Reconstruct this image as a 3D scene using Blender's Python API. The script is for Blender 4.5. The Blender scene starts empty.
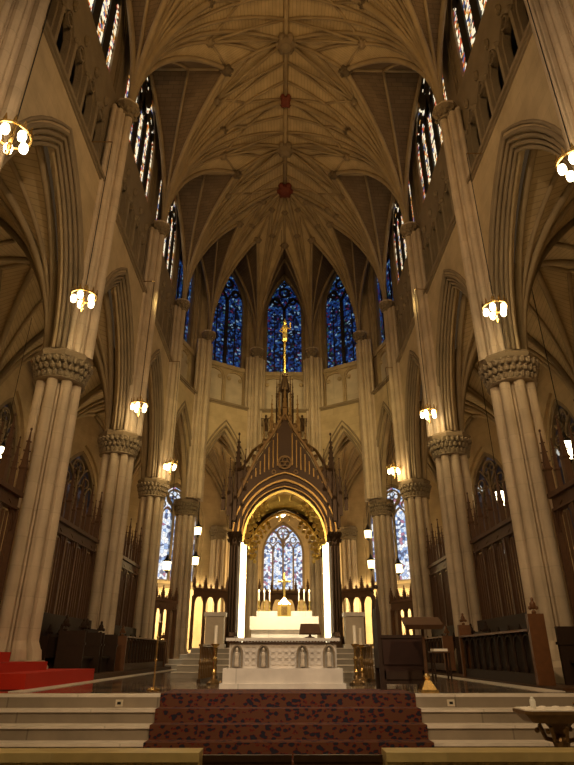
import bpy, math, random
from mathutils import Vector, Matrix
random.seed(7)
S = bpy.context.scene
COL = S.collection
PI = math.pi

# ------------------------------------------------------------------ camera, world, exposure
EYE = 1.64
cam_d = bpy.data.cameras.new('camera')
cam_d.sensor_fit = 'VERTICAL'; cam_d.sensor_height = 24.0; cam_d.lens = 24.0 * 570 / 765
cam_d.clip_end = 300
cam = bpy.data.objects.new('camera', cam_d); COL.objects.link(cam)
cam.location = (-.12, 0, EYE); cam.rotation_euler = (math.radians(90 + 25.5), 0, math.radians(-.5))
S.camera = cam
S.view_settings.view_transform = 'Standard'; S.view_settings.look = 'None'
S.view_settings.gamma = 1.0; S.view_settings.exposure = 0.0
S.view_settings.use_curve_mapping = False
S.cycles.use_denoising = True
S.cycles.max_bounces = 6; S.cycles.diffuse_bounces = 4; S.cycles.glossy_bounces = 3
S.cycles.sample_clamp_indirect = 3.0
wd = bpy.data.worlds.new('world'); S.world = wd; wd.use_nodes = True
bgn = wd.node_tree.nodes['Background']
bgn.inputs[0].default_value = (1.0, 0.60, 0.28, 1); bgn.inputs[1].default_value = 0.04

def lamp(kind, name, loc, energy, color=(1, .74, .42), size=.3, target=None, angle=60, blend=.6):
    d = bpy.data.lights.new(name, kind); d.energy = energy; d.color = color
    if kind == 'AREA': d.size = size
    else: d.shadow_soft_size = size
    if kind == 'SPOT': d.spot_size = math.radians(angle); d.spot_blend = blend
    o = bpy.data.objects.new(name, d); COL.objects.link(o); o.location = loc
    if target is not None:
        o.rotation_euler = (Vector(target) - Vector(loc)).to_track_quat('-Z', 'Y').to_euler()
    return o
WARM = (1, .57, .19); CREAM = (1, .71, .32); PINK = (1, .68, .38)
# floodlights on the nave galleries behind the viewer, washing piers and steps
for sx in (-1, 1):
    lamp('SPOT', 'nave_floodlight', (sx * 5.6, -1.5, 13.0), 3500, PINK, .5, (-sx * 6.5, 18, 6.5), 82)
    lamp('SPOT', 'gallery_floodlight', (sx * 6.2, 3.0, 18.2), 1700, WARM, .5, (-sx * 4, 21, 25), 85)
    # up-lights on the string courses
    for y in (12.7, 19.8, 27.0):
        lamp('SPOT', 'string_course_uplight', (sx * 6.6, y, 17.8), 240, WARM, .3, (-sx * 3.0, y + 1.0, 29), 85)
    # aisle lights
    for y in (5.5, 12.7, 19.8, 27.0):
        lamp('POINT', 'aisle_light', (sx * 10.6, y, 6.5), 80 if y < 15 else 45, WARM, .5)
    # ambulatory lights, low behind the screens
    lamp('SPOT', 'ambulatory_light', (sx * 7.6, 36.6, 5.6), 2200, CREAM, .3, (sx * 9.6, 40.5, 2.2), 105)
    lamp('SPOT', 'ambulatory_light', (sx * 5.0, 38.9, 5.6), 2600, CREAM, .3, (sx * 6.6, 43.0, 2.4), 110)
    lamp('POINT', 'ambulatory_fill_light', (sx * 6.8, 39.6, 7.0), 150, CREAM, .4)
    # spots washing the apse
    lamp('SPOT', 'apse_floodlight', (sx * 6.0, 22.0, 17.6), 1700, (1, .74, .28), .4, (-sx * 3.0, 37, 11), 75)
lamp('POINT', 'chapel_light', (0, 47, 7.0), 1300, CREAM, .5)
lamp('POINT', 'chapel_light', (0, 54, 5.0), 700, CREAM, .5)
lamp('SPOT', 'high_altar_spot', (0, 26.2, 7.9), 4200, (1, .84, .55), .25, (0, 28.8, 3.0), 75)
lamp('SPOT', 'altar_spot', (0, 3.5, 16.5), 3600, (1, .86, .7), .3, (0, 13.3, 1.5), 22)
lamp('SPOT', 'steps_spot', (0, 1.0, 16.5), 850, CREAM, .5, (0, 10.5, .8), 70)

# ------------------------------------------------------------------ materials
MATS = {}
def newmat(name):
    m = bpy.data.materials.new(name); m.use_nodes = True
    nt = m.node_tree; b = nt.nodes['Principled BSDF']; MATS[name] = m
    return m, nt, b
def wall_coords(nt, sc=1.0):
    g = nt.nodes.new('ShaderNodeNewGeometry'); s = nt.nodes.new('ShaderNodeSeparateXYZ')
    a = nt.nodes.new('ShaderNodeMath'); a.operation = 'ADD'; c = nt.nodes.new('ShaderNodeCombineXYZ')
    nt.links.new(g.outputs['Position'], s.inputs[0]); nt.links.new(s.outputs[0], a.inputs[0]); nt.links.new(s.outputs[1], a.inputs[1])
    nt.links.new(a.outputs[0], c.inputs[0]); nt.links.new(s.outputs[2], c.inputs[1])
    return c.outputs[0], g.outputs['Position']
def stone(name, c1, c2, mortar=.86, bw=.9, bh=.42, rough=.8, uv=False, nscale=1.4, bump=.25):
    m, nt, b = newmat(name); L = nt.links
    vec, pos = wall_coords(nt)
    if uv:
        u = nt.nodes.new('ShaderNodeUVMap'); vec = u.outputs[0]
    br = nt.nodes.new('ShaderNodeTexBrick')
    br.inputs['Color1'].default_value = (*c1, 1); br.inputs['Color2'].default_value = (*c2, 1)
    br.inputs['Mortar'].default_value = (*[x * mortar for x in c1], 1)
    br.inputs['Scale'].default_value = 1; br.inputs['Brick Width'].default_value = bw; br.inputs['Row Height'].default_value = bh
    br.inputs['Mortar Size'].default_value = .018; br.inputs['Mortar Smooth'].default_value = .6
    L.new(vec, br.inputs['Vector'])
    n = nt.nodes.new('ShaderNodeTexNoise'); n.inputs['Scale'].default_value = nscale; n.inputs['Detail'].default_value = 5
    L.new(pos, n.inputs['Vector'])
    r = nt.nodes.new('ShaderNodeMapRange'); r.inputs['From Min'].default_value = .25; r.inputs['From Max'].default_value = .75
    r.inputs['To Min'].default_value = .8; r.inputs['To Max'].default_value = 1.12
    L.new(n.outputs['Fac'], r.inputs['Value'])
    mx = nt.nodes.new('ShaderNodeVectorMath'); mx.operation = 'SCALE'
    L.new(br.outputs['Color'], mx.inputs[0]); L.new(r.outputs[0], mx.inputs['Scale'])
    L.new(mx.outputs[0], b.inputs['Base Color'])
    b.inputs['Roughness'].default_value = rough
    bp = nt.nodes.new('ShaderNodeBump'); bp.inputs['Strength'].default_value = bump; bp.inputs['Distance'].default_value = .03
    n2 = nt.nodes.new('ShaderNodeTexNoise'); n2.inputs['Scale'].default_value = 14; L.new(pos, n2.inputs['Vector'])
    L.new(n2.outputs['Fac'], bp.inputs['Height']); L.new(bp.outputs[0], b.inputs['Normal'])
    return m
stone('wall_stone', (.52, .41, .255), (.48, .375, .23), bw=1.1, bh=.5)
stone('pier_stone', (.57, .465, .345), (.52, .42, .305), bw=3, bh=.75, mortar=.85)
stone('rib_stone', (.27, .205, .13), (.24, .185, .115), bw=3, bh=1)
stone('web_stone', (.54, .42, .25), (.49, .38, .22), uv=True, bw=2.4, bh=.21, mortar=.6)
stone('vault_rib', (.37, .285, .17), (.34, .26, .155), bw=3, bh=1)
stone('shaded_cell_brick', (.20, .14, .085), (.16, .11, .065), uv=True, bw=.6, bh=.21, mortar=.5)  # brown brick; shade beside the windows is also put into its colour
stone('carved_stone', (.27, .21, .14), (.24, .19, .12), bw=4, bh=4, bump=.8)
stone('pale_panel', (.62, .54, .43), (.58, .50, .39), bw=3, bh=3)
stone('white_marble', (.72, .66, .58), (.68, .62, .55), bw=2.2, bh=9, rough=.45, mortar=.75, nscale=2.5, bump=.05)
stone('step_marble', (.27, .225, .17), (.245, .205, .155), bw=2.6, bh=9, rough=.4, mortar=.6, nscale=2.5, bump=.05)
stone('grey_marble', (.34, .31, .26), (.30, .27, .23), bw=1.4, bh=9, rough=.35, nscale=3, bump=.05)
stone('rail_marble', (.62, .50, .22), (.50, .38, .15), bw=.8, bh=9, rough=.4, nscale=5, bump=.05)

def simple(name, col, rough=.6, metal=0.0, nscale=6, var=.3, bump=.1, emit=None, es=0, spec=None):
    m, nt, b = newmat(name); L = nt.links
    b.inputs['Roughness'].default_value = rough; b.inputs['Metallic'].default_value = metal
    g = nt.nodes.new('ShaderNodeNewGeometry')
    n = nt.nodes.new('ShaderNodeTexNoise'); n.inputs['Scale'].default_value = nscale; n.inputs['Detail'].default_value = 4
    L.new(g.outputs['Position'], n.inputs['Vector'])
    r = nt.nodes.new('ShaderNodeMix'); r.data_type = 'RGBA'
    r.inputs[6].default_value = (*[c * (1 - var) for c in col], 1); r.inputs[7].default_value = (*[min(1, c * (1 + var)) for c in col], 1)
    L.new(n.outputs['Fac'], r.inputs[0]); L.new(r.outputs[2], b.inputs['Base Color'])
    if bump:
        bp = nt.nodes.new('ShaderNodeBump'); bp.inputs['Strength'].default_value = bump; bp.inputs['Distance'].default_value = .02
        L.new(n.outputs['Fac'], bp.inputs['Height']); L.new(bp.outputs[0], b.inputs['Normal'])
    if emit:
        b.inputs['Emission Color'].default_value = (*emit, 1); b.inputs['Emission Strength'].default_value = es
    if spec is not None: b.inputs['Specular IOR Level'].default_value = spec
    return m
simple('dark_wood', (.030, .015, .008), .65, nscale=9, spec=.25)
simple('brown_wood', (.07, .032, .013), .6, nscale=9, spec=.3)
simple('red_wood', (.13, .052, .017), .5, nscale=9, spec=.4)
simple('screen_wood', (.13, .06, .028), .6, nscale=9)
simple('bronze', (.20, .12, .045), .42, .6, nscale=12, bump=.4)
simple('dark_bronze', (.06, .032, .013), .4, .5, nscale=12, bump=.4)
simple('gilt', (.95, .62, .18), .3, .85, nscale=12, bump=.3)
simple('brass', (.75, .5, .18), .25, .95, nscale=12)
simple('iron', (.02, .018, .015), .5, .6)
simple('old_gold', (.42, .26, .08), .33, .75, nscale=14, bump=.4)
simple('leather', (.035, .015, .01), .4)
simple('red_carpet', (.5, .02, .004), .95, nscale=60, var=.35, bump=.6)
simple('white_cloth', (.85, .8, .72), .8, var=.08)
simple('linen', (.9, .82, .66), .8, var=.08)
simple('candle_wax', (.9, .82, .65), .5, var=.05)
simple('lamp_glass', (1, .9, .7), .4, var=0, bump=0, emit=(1, .82, .5), es=9)
simple('soft_lamp', (1, .85, .55), .4, var=0, bump=0, emit=(1, .72, .30), es=9)
simple('strip_lamp', (1, .9, .7), .4, var=0, bump=0, emit=(1, .83, .5), es=6)
simple('flame', (1, .8, .4), .4, var=0, bump=0, emit=(1, .8, .45), es=10)
simple('paper', (.75, .68, .5), .8, var=.1)
simple('glass_ware', (.8, .8, .75), .1, var=0, bump=0)
simple('outlet', (.75, .68, .55), .4, .3)
simple('shade_dark', (.02, .014, .008), .9)  # near-black standing in for unlit depth and silhouetted tracery

def glassmat(name, palette, strength, scale=4.5, lead=.03):
    m, nt, b = newmat(name); L = nt.links
    tc = nt.nodes.new('ShaderNodeTexCoord'); sp = nt.nodes.new('ShaderNodeSeparateXYZ'); cb = nt.nodes.new('ShaderNodeCombineXYZ')
    L.new(tc.outputs['Object'], sp.inputs[0]); L.new(sp.outputs[0], cb.inputs[0]); L.new(sp.outputs[2], cb.inputs[1])
    v = nt.nodes.new('ShaderNodeTexVoronoi'); v.voronoi_dimensions = '2D'; v.inputs['Scale'].default_value = scale
    v2 = nt.nodes.new('ShaderNodeTexVoronoi'); v2.voronoi_dimensions = '2D'; v2.feature = 'DISTANCE_TO_EDGE'; v2.inputs['Scale'].default_value = scale
    L.new(cb.outputs[0], v.inputs['Vector']); L.new(cb.outputs[0], v2.inputs['Vector'])
    s2 = nt.nodes.new('ShaderNodeSeparateColor'); L.new(v.outputs['Color'], s2.inputs[0])
    cr = nt.nodes.new('ShaderNodeValToRGB'); cr.color_ramp.interpolation = 'CONSTANT'
    el = cr.color_ramp.elements
    while len(el) > 1: el.remove(el[-1])
    tot = sum(w for _, w in palette); acc = 0
    for i, (c, w) in enumerate(palette):
        e = el[0] if i == 0 else el.new(acc / tot)
        e.position = acc / tot; e.color = (*c, 1); acc += w
    L.new(s2.outputs[0], cr.inputs[0])
    st = nt.nodes.new('ShaderNodeMath'); st.operation = 'GREATER_THAN'; st.inputs[1].default_value = lead
    L.new(v2.outputs['Distance'], st.inputs[0])
    ml = nt.nodes.new('ShaderNodeVectorMath'); ml.operation = 'SCALE'; L.new(cr.outputs[0], ml.inputs[0]); L.new(st.outputs[0], ml.inputs['Scale'])
    L.new(ml.outputs[0], b.inputs['Emission Color']); b.inputs['Emission Strength'].default_value = strength
    b.inputs['Base Color'].default_value = (.02, .02, .03, 1); b.inputs['Roughness'].default_value = .3
    return m
glassmat('blue_glass', [((.0, .006, .025), 3.6), ((.01, .045, .22), 3), ((.035, .14, .42), 1.5), ((.3, .5, .7), .45), ((.14, .015, .06), .4), ((.04, .12, .09), .4)], .5, 7, .04)
glassmat('nave_glass', [((.9, .75, .5), 3), ((.95, .85, .6), 2.2), ((.5, .07, .02), 1.6), ((.08, .11, .26), 1.1), ((.55, .25, .05), 1.6), ((.03, .02, .01), 1.4)], 1.35, 6.5)
glassmat('bright_glass', [((.75, .85, 1.0), 3), ((1, 1, 1), 2.2), ((.3, .45, .75), 1.6), ((.45, .2, .3), .7), ((.1, .13, .25), 1.6)], 1.0, 4.6)
glassmat('dim_glass', [((.004, .004, .006), 14), ((.03, .025, .03), 4), ((.5, .5, .45), .5)], 1.0, 2.5)

# tiled sanctuary floor
m, nt, b = newmat('floor_marble'); L = nt.links
g = nt.nodes.new('ShaderNodeNewGeometry')
ck = nt.nodes.new('ShaderNodeTexChecker'); ck.inputs['Scale'].default_value = .9
ck.inputs['Color1'].default_value = (.26, .19, .13, 1); ck.inputs['Color2'].default_value = (.09, .075, .065, 1)
L.new(g.outputs['Position'], ck.inputs['Vector'])
n = nt.nodes.new('ShaderNodeTexNoise'); n.inputs['Scale'].default_value = 3; n.inputs['Detail'].default_value = 6
L.new(g.outputs['Position'], n.inputs['Vector'])
mx = nt.nodes.new('ShaderNodeMix'); mx.data_type = 'RGBA'; mx.blend_type = 'OVERLAY'; mx.inputs[0].default_value = .5
L.new(ck.outputs['Color'], mx.inputs[6]); L.new(n.outputs['Color'], mx.inputs[7]); L.new(mx.outputs[2], b.inputs['Base Color'])
b.inputs['Roughness'].default_value = .09
# patterned red stair carpet
m, nt, b = newmat('rug'); L = nt.links
g = nt.nodes.new('ShaderNodeNewGeometry')
mp = nt.nodes.new('ShaderNodeMapping'); mp.inputs['Scale'].default_value = (1, 1, 1.6); L.new(g.outputs['Position'], mp.inputs[0])
v = nt.nodes.new('ShaderNodeTexVoronoi'); v.inputs['Scale'].default_value = 9; L.new(mp.outputs[0], v.inputs['Vector'])
n = nt.nodes.new('ShaderNodeTexNoise'); n.inputs['Scale'].default_value = 16; n.inputs['Detail'].default_value = 5; L.new(g.outputs['Position'], n.inputs['Vector'])
ad = nt.nodes.new('ShaderNodeMath'); ad.operation = 'ADD'; L.new(v.outputs['Distance'], ad.inputs[0]); L.new(n.outputs['Fac'], ad.inputs[1])
cr = nt.nodes.new('ShaderNodeValToRGB'); cr.color_ramp.interpolation = 'EASE'
e = cr.color_ramp.elements; e[0].position = .84; e[0].color = (.012, .010, .020, 1); e[1].position = .93; e[1].color = (.10, .010, .005, 1)
x = e.new(.97); x.color = (.13, .012, .005, 1); x = e.new(1.0); x.color = (.10, .035, .015, 1)
L.new(ad.outputs[0], cr.inputs[0]); L.new(cr.outputs[0], b.inputs['Base Color']); b.inputs['Roughness'].default_value = 1

# ------------------------------------------------------------------ mesh builder
class MB:
    def __init__(s): s.v = []; s.f = []; s.uv = {}
    def add(s, vs, fs):
        o = len(s.v); s.v += [tuple(p) for p in vs]; s.f += [tuple(i + o for i in f) for f in fs]
    def box(s, x0, x1, y0, y1, z0, z1):
        s.add([(x0,y0,z0),(x1,y0,z0),(x1,y1,z0),(x0,y1,z0),(x0,y0,z1),(x1,y0,z1),(x1,y1,z1),(x0,y1,z1)],
              [(0,3,2,1),(4,5,6,7),(0,1,5,4),(1,2,6,5),(2,3,7,6),(3,0,4,7)])
    def cbox(s, c, w, d, h):
        s.box(c[0]-w/2, c[0]+w/2, c[1]-d/2, c[1]+d/2, c[2], c[2]+h)
    def lathe(s, prof, c=(0,0,0), n=16, rot=0, sx=1, sy=1):
        vs = []; fs = []
        for r, z in prof:
            for k in range(n):
                a = rot + 2*PI*k/n; vs.append((c[0]+sx*r*math.cos(a), c[1]+sy*r*math.sin(a), c[2]+z))
        for j in range(len(prof)-1):
            for k in range(n):
                fs.append((j*n+k, j*n+(k+1)%n, (j+1)*n+(k+1)%n, (j+1)*n+k))
        fs.append(tuple(range(n-1,-1,-1))); fs.append(tuple((len(prof)-1)*n+k for k in range(n)))
        s.add(vs, fs)
    def prism(s, pts, z0, z1, c=(0,0), sc0=1, sc1=1):
        n = len(pts)
        s.add([(c[0]+x*sc0, c[1]+y*sc0, z0) for x,y in pts] + [(c[0]+x*sc1, c[1]+y*sc1, z1) for x,y in pts],
              [(i,(i+1)%n,n+(i+1)%n,n+i) for i in range(n)] + [tuple(range(n-1,-1,-1)), tuple(range(n,2*n))])
    def plate(s, pts, y0, y1):   # outline in x,z extruded in y
        n = len(pts)
        s.add([(x,y0,z) for x,z in pts] + [(x,y1,z) for x,z in pts],
              [(i,(i+1)%n,n+(i+1)%n,n+i) for i in range(n)] + [tuple(range(n-1,-1,-1)), tuple(range(n,2*n))])
    def tube(s, pts, r, n=6, closed=False, up=Vector((0,0,1)), taper=None):
        pts = [Vector(p) for p in pts]; m = len(pts); vs = []; fs = []
        for i, p in enumerate(pts):
            a = pts[(i-1) % m] if (i > 0 or closed) else p
            b_ = pts[(i+1) % m] if (i < m-1 or closed) else p
            t = (b_-a).normalized()
            u = t.cross(up)
            if u.length < 1e-3: u = t.cross(Vector((1,0,0)))
            u.normalize(); w = u.cross(t)
            rr = r if taper is None else r*(1+(taper-1)*i/(m-1))
            for k in range(n):
                q = 2*PI*k/n; vs.append(p + u*rr*math.cos(q) + w*rr*math.sin(q))
        segs = m if closed else m-1
        for i in range(segs):
            for k in range(n):
                j = (i+1) % m
                fs.append((i*n+k, i*n+(k+1)%n, j*n+(k+1)%n, j*n+k))
        if not closed:
            fs.append(tuple(range(n-1,-1,-1))); fs.append(tuple((m-1)*n+k for k in range(n)))
        s.add(vs, fs)
    def ball(s, c, r, nu=8, nv=5, sc=(1,1,1)):
        prof = [(max(.001, r*math.sin(PI*j/nv)), -r*math.cos(PI*j/nv)*sc[2]) for j in range(nv+1)]
        s.lathe(prof, c, nu, 0, sc[0], sc[1])
    def ribbon(s, pts, w, y0, y1, closed=False):  # path in x,z; flat bar of width w from y0 to y1
        m = len(pts); vs = []; fs = []
        for i in range(m):
            a = pts[(i-1)%m] if (i > 0 or closed) else pts[i]
            b_ = pts[(i+1)%m] if (i < m-1 or closed) else pts[i]
            dx, dz = b_[0]-a[0], b_[1]-a[1]; l = math.hypot(dx, dz) or 1
            nx, nz = -dz/l*w/2, dx/l*w/2; x, z = pts[i]
            vs += [(x+nx,y0,z+nz),(x-nx,y0,z-nz),(x-nx,y1,z-nz),(x+nx,y1,z+nz)]
        for i in range(m if closed else m-1):
            j = (i+1) % m
            for k in range(4): fs.append((i*4+k, i*4+(k+1)%4, j*4+(k+1)%4, j*4+k))
        if not closed: fs += [(0,1,2,3), ((m-1)*4+3,(m-1)*4+2,(m-1)*4+1,(m-1)*4)]
        s.add(vs, fs)
    def build(s, name, mat, parent=None, loc=None, rz=0, smooth=False, kind=None):
        me = bpy.data.meshes.new(name); me.from_pydata(s.v, [], s.f); me.update()
        if s.uv:
            ul = me.uv_layers.new(name='UVMap')
            for i, l in enumerate(me.loops):
                ul.data[i].uv = s.uv.get(l.vertex_index, (0, 0))
        me.materials.append(MATS[mat])
        if smooth:
            for p in me.polygons: p.use_smooth = True
        o = bpy.data.objects.new(name, me); COL.objects.link(o)
        if parent: o.parent = parent
        if loc: o.location = loc
        if rz: o.rotation_euler.z = rz
        if kind: o['kind'] = kind
        return o
def tag(o, label=None, cat=None, group=None, kind=None):
    if label: o['label'] = label
    if cat: o['category'] = cat
    if group: o['group'] = group
    if kind: o['kind'] = kind
    return o
def thing(name, label, cat, loc=(0,0,0), rz=0, group=None):
    o = bpy.data.objects.new(name, None); COL.objects.link(o); o.location = loc; o.rotation_euler.z = rz
    return tag(o, label, cat, group)
def copy_tree(o, parent=None):
    c = o.copy(); COL.objects.link(c); c.parent = parent
    for ch in list(o.children): copy_tree(ch, c)
    return c
def fr(c, nrm):
    """frame of a wall: origin c, outward normal nrm; returns rotation about z so that local y = outward"""
    return math.atan2(-nrm[0], nrm[1])

def arch_pts(hw, zs, za, n=10, zb=None):
    """left half then right half of a pointed arch, from bottom left to bottom right"""
    h = za - zs; d = hw
    r = (d*d + h*h)/(2*d)
    if r < d: r = d
    th = math.asin(min(1, h/r)); L_ = []
    if zb is not None and zb < zs - 1e-4: L_.append((-hw, zb))
    for i in range(n+1):
        t = th*i/n; L_.append((-hw + r*(1-math.cos(t)), zs + r*math.sin(t)))
    L_[-1] = (0, za)
    return L_ + [(-x, z) for x, z in reversed(L_[:-1])]

def arch_panel(mb, xl, xr, zb, zt, orders, zs, cx=0, n=10):
    """wall with pointed opening; orders = [(half width, apex z, half thickness)...] outer to inner, centred on y=0"""
    curves = [[(x+cx, z) for x, z in arch_pts(hw, zs, za, n, zb)] for hw, za, t in orders]
    t0 = orders[0][2]; c0 = curves[0]; mid = len(c0)//2
    for y, fl in ((-t0, 0), (t0, 1)):
        for i in range(len(c0)-1):
            (xa, za), (xb, zb_) = c0[i], c0[i+1]
            xe = xl if i < mid else xr
            mb.add([(xe,y,za),(xa,y,za),(xb,y,zb_),(xe,y,zb_)], [(0,1,2,3)])
        za = c0[mid][1]
        mb.add([(xl,y,za),(xr,y,za),(xr,y,zt),(xl,y,zt)], [(0,1,2,3)])
    mb.add([(xl,-t0,zt),(xr,-t0,zt),(xr,t0,zt),(xl,t0,zt)], [(0,1,2,3)])
    for k, (hw, za, t) in enumerate(orders):
        c = curves[k]
        for i in range(len(c)-1):
            (xa, z1), (xb, z2) = c[i], c[i+1]
            mb.add([(xa,-t,z1),(xb,-t,z2),(xb,t,z2),(xa,t,z1)], [(0,1,2,3)])
            if k:
                p = curves[k-1]
                for y in (-t, t):
                    mb.add([(p[i][0],y,p[i][1]),(xa,y,z1),(xb,y,z2),(p[i+1][0],y,p[i+1][1])], [(0,1,2,3)])
    return curves

# ------------------------------------------------------------------ layout
HW = 7.15; YP = [2.0, 9.15, 16.3, 23.45, 30.6]; YC = 30.6
FL = 1.0                     # sanctuary floor
ZC = 10.0; ZSTR = 17.35; ZSP = 21.75; ZR = 31.65
ang = [PI - i*PI/5 for i in range(6)]
VERT = [(HW*math.cos(a), YC + HW*math.sin(a)) for a in ang]        # inner apse polygon
VERT[1] = (-6.0, 34.95); VERT[4] = (6.0, 34.95)
OUT = [(14*math.cos(a), YC + 14*math.sin(a)) for a in ang]
CAPW = {}
def pier_profile(rc, big, rb, small, rs, n=112):
    circ = [(0, 0, rc)]
    for k in range(8): a = k*PI/4; circ.append((big*math.cos(a), big*math.sin(a), rb))
    for k in range(16): a = PI/16 + k*PI/8; circ.append((small*math.cos(a), small*math.sin(a), rs))
    pts = []
    for i in range(n):
        a = 2*PI*i/n; dx, dy = math.cos(a), math.sin(a); best = 0
        for cx, cy, r in circ:
            b_ = cx*dx+cy*dy; d2 = cx*cx+cy*cy-b_*b_
            if r*r > d2 and b_+math.sqrt(r*r-d2) > best: best = b_+math.sqrt(r*r-d2)
        pts.append((best*dx, best*dy))
    return pts
PROF = pier_profile(.45, .575, .15, .58, .065)
def foliage(mb, r, z0, z1, n, rows=2, size=.12, cx=0, cy=0, a0=0, a1=2*PI):
    for j in range(rows):
        z = z0 + (z1-z0)*(j+.5)/rows; rr = r*(1+.1*j)
        for k in range(n):
            a = a0+(a1-a0)*(k+.5*(j % 2))/n
            mb.ball((cx+rr*math.cos(a), cy+rr*math.sin(a), z), size, 6, 4, (1, 1, 1.25))
            mb.ball((cx+(rr+.06)*math.cos(a), cy+(rr+.06)*math.sin(a), z+size*.7), size*.6, 5, 3)
def make_pier(loc, rz, label, sc=1.0, cap_z=ZC):
    t = thing('clustered_pier', label, 'pier', (loc[0], loc[1], 0), rz, 'stone piers of the arcade')
    b_ = MB(); oc = [(math.cos(PI/8+k*PI/4), math.sin(PI/8+k*PI/4)) for k in range(8)]
    b_.prism(oc, 0.0, FL+.35, sc0=1.02*sc, sc1=1.02*sc); b_.prism(oc, FL+.35, FL+.5, sc0=1.02*sc, sc1=.9*sc)
    b_.prism(PROF, FL+.5, FL+.75, sc0=1.2*sc, sc1=1.15*sc); b_.prism(PROF, FL+.75, FL+.95, sc0=1.12*sc, sc1=1.0*sc)
    b_.build('base', 'pier_stone', t)
    s = MB(); s.prism(PROF, FL+.9, cap_z-.75, sc0=sc, sc1=sc*.97); s.build('shaft', 'pier_stone', t)
    c = MB(); c.lathe([(.72*sc,-.78),(.78*sc,-.74),(.72*sc,-.68),(.66*sc,-.4),(.72*sc,-.15),(.82*sc,0)], (0,0,cap_z), 16)
    foliage(c, .70*sc, cap_z-.70, cap_z-.04, 26, 3, .085*sc)
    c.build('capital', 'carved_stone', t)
    a = MB(); a.prism(oc, cap_z-.02, cap_z+.12, sc0=.86*sc, sc1=.92*sc); a.prism(oc, cap_z+.12, cap_z+.22, sc0=.92*sc, sc1=.84*sc)
    a.build('abacus', 'rib_stone', t)
    return t
ordn = ['beside the stair rail', 'nearest in view', 'second in view', 'third in view']
for sx, side in ((-1, 'left'), (1, 'right')):
    for i, y in enumerate(YP[1:4]):
        lab = ['%s-hand stone pier at the front edge of the choir, before the steps' % side,
               'thick fluted stone pier with leafy capital, nearest full one on the %s' % side,
               'fluted stone pier with leafy capital, second full one on the %s' % side][i]
        make_pier((sx*HW, y), 0, lab)
names5 = ['%s fluted pier where the straight choir wall ends', '%s fluted apse pier beside the white lit screen arches', '%s apse pier seen just inside the canopy column']
for i in range(6):
    k = i if i < 3 else 5-i
    make_pier(VERT[i], PI/2-ang[i] if 0 else ang[i], names5[k] % ('left' if i < 3 else 'right'), .84 if k else .95)

# ------------------------------------------------------------------ arcade walls, upper walls, windows
NWIN = [0]
def bar_ring(mb, cx, cz, r, w, y0, y1, n=14):
    mb.ribbon([(cx+r*math.cos(2*PI*k/n), cz+r*math.sin(2*PI*k/n)) for k in range(n)], w, y0, y1, True)
def make_window(c, nrm, hw, zb, zs, za, lights, gm, w=.14, depth=.22, y=0.0, mm='rib_stone', sub=False):
    NWIN[0] += 1
    rz = fr(c, nrm); fm = MB()
    pts = arch_pts(hw, zs, za, 12, zb)
    fm.ribbon(pts, w*1.6, y-depth, y+depth*.3); fm.box(-hw, hw, y-depth*1.2, y+depth*.3, zb-.12, zb+.1)
    root = fm.build('window_%d' % NWIN[0], 'rib_stone', None, (c[0], c[1], 0), rz, kind='structure')
    g = MB(); g.plate([(x, z) for x, z in pts], y, y+.03); g.build('glass', gm, root)
    lw = 2*hw/lights
    zl = zs + (za-zs)*.12
    for k in range(1, lights):
        x = -hw + lw*k
        b_ = MB(); b_.box(x-w/2, x+w/2, y-depth*.8, y, zb, zl+ (.5*(za-zs) if k*2 == lights and lights > 2 else 0)); b_.build('mullion', mm, root)
    if sub:
        for k in range(lights):
            b_ = MB(); x = -hw+lw*(k+.5); b_.box(x-.035, x+.035, y-.08, y, zb, zl); b_.build('mullion', mm, root)
    tr = MB()
    for k in range(lights):
        x = -hw+lw*(k+.5)
        tr.ribbon([(x+a, b_) for a, b_ in arch_pts(lw/2, zl-.1, zl+lw*.75, 6)], w*.7, y-depth*.6, y)
    h = za-zs
    # spandrel rings
    if lights >= 4:
        for s_ in (-1, 1):
            xq = s_*hw*.5
            tr.ribbon([(xq+a, b_) for a, b_ in arch_pts(hw*.5, zl, zl+hw*.95, 8)], w*.8, y-depth*.7, y)
            bar_ring(tr, xq, zl+lw*.95, lw*.3, w*.55, y-depth*.5, y)
        bar_ring(tr, 0, zs+h*.66, hw*.30, w*.8, y-depth*.6, y)
        for k in range(5):
            a = PI/2+k*2*PI/5; bar_ring(tr, hw*.15*math.cos(a), zs+h*.66+hw*.15*math.sin(a), hw*.1, w*.35, y-depth*.4, y, 8)
    else:
        bar_ring(tr, 0, zs+h*.60, hw*.26, w*.7, y-depth*.6, y)
        for s_ in (-1, 1): bar_ring(tr, s_*hw*.42, zs+h*.38, hw*.18, w*.6, y-depth*.6, y, 10)
        bar_ring(tr, 0, zs+h*.83, hw*.09, w*.5, y-depth*.5, y, 8)
    tr.build('tracery', mm, root)
    return root

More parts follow.
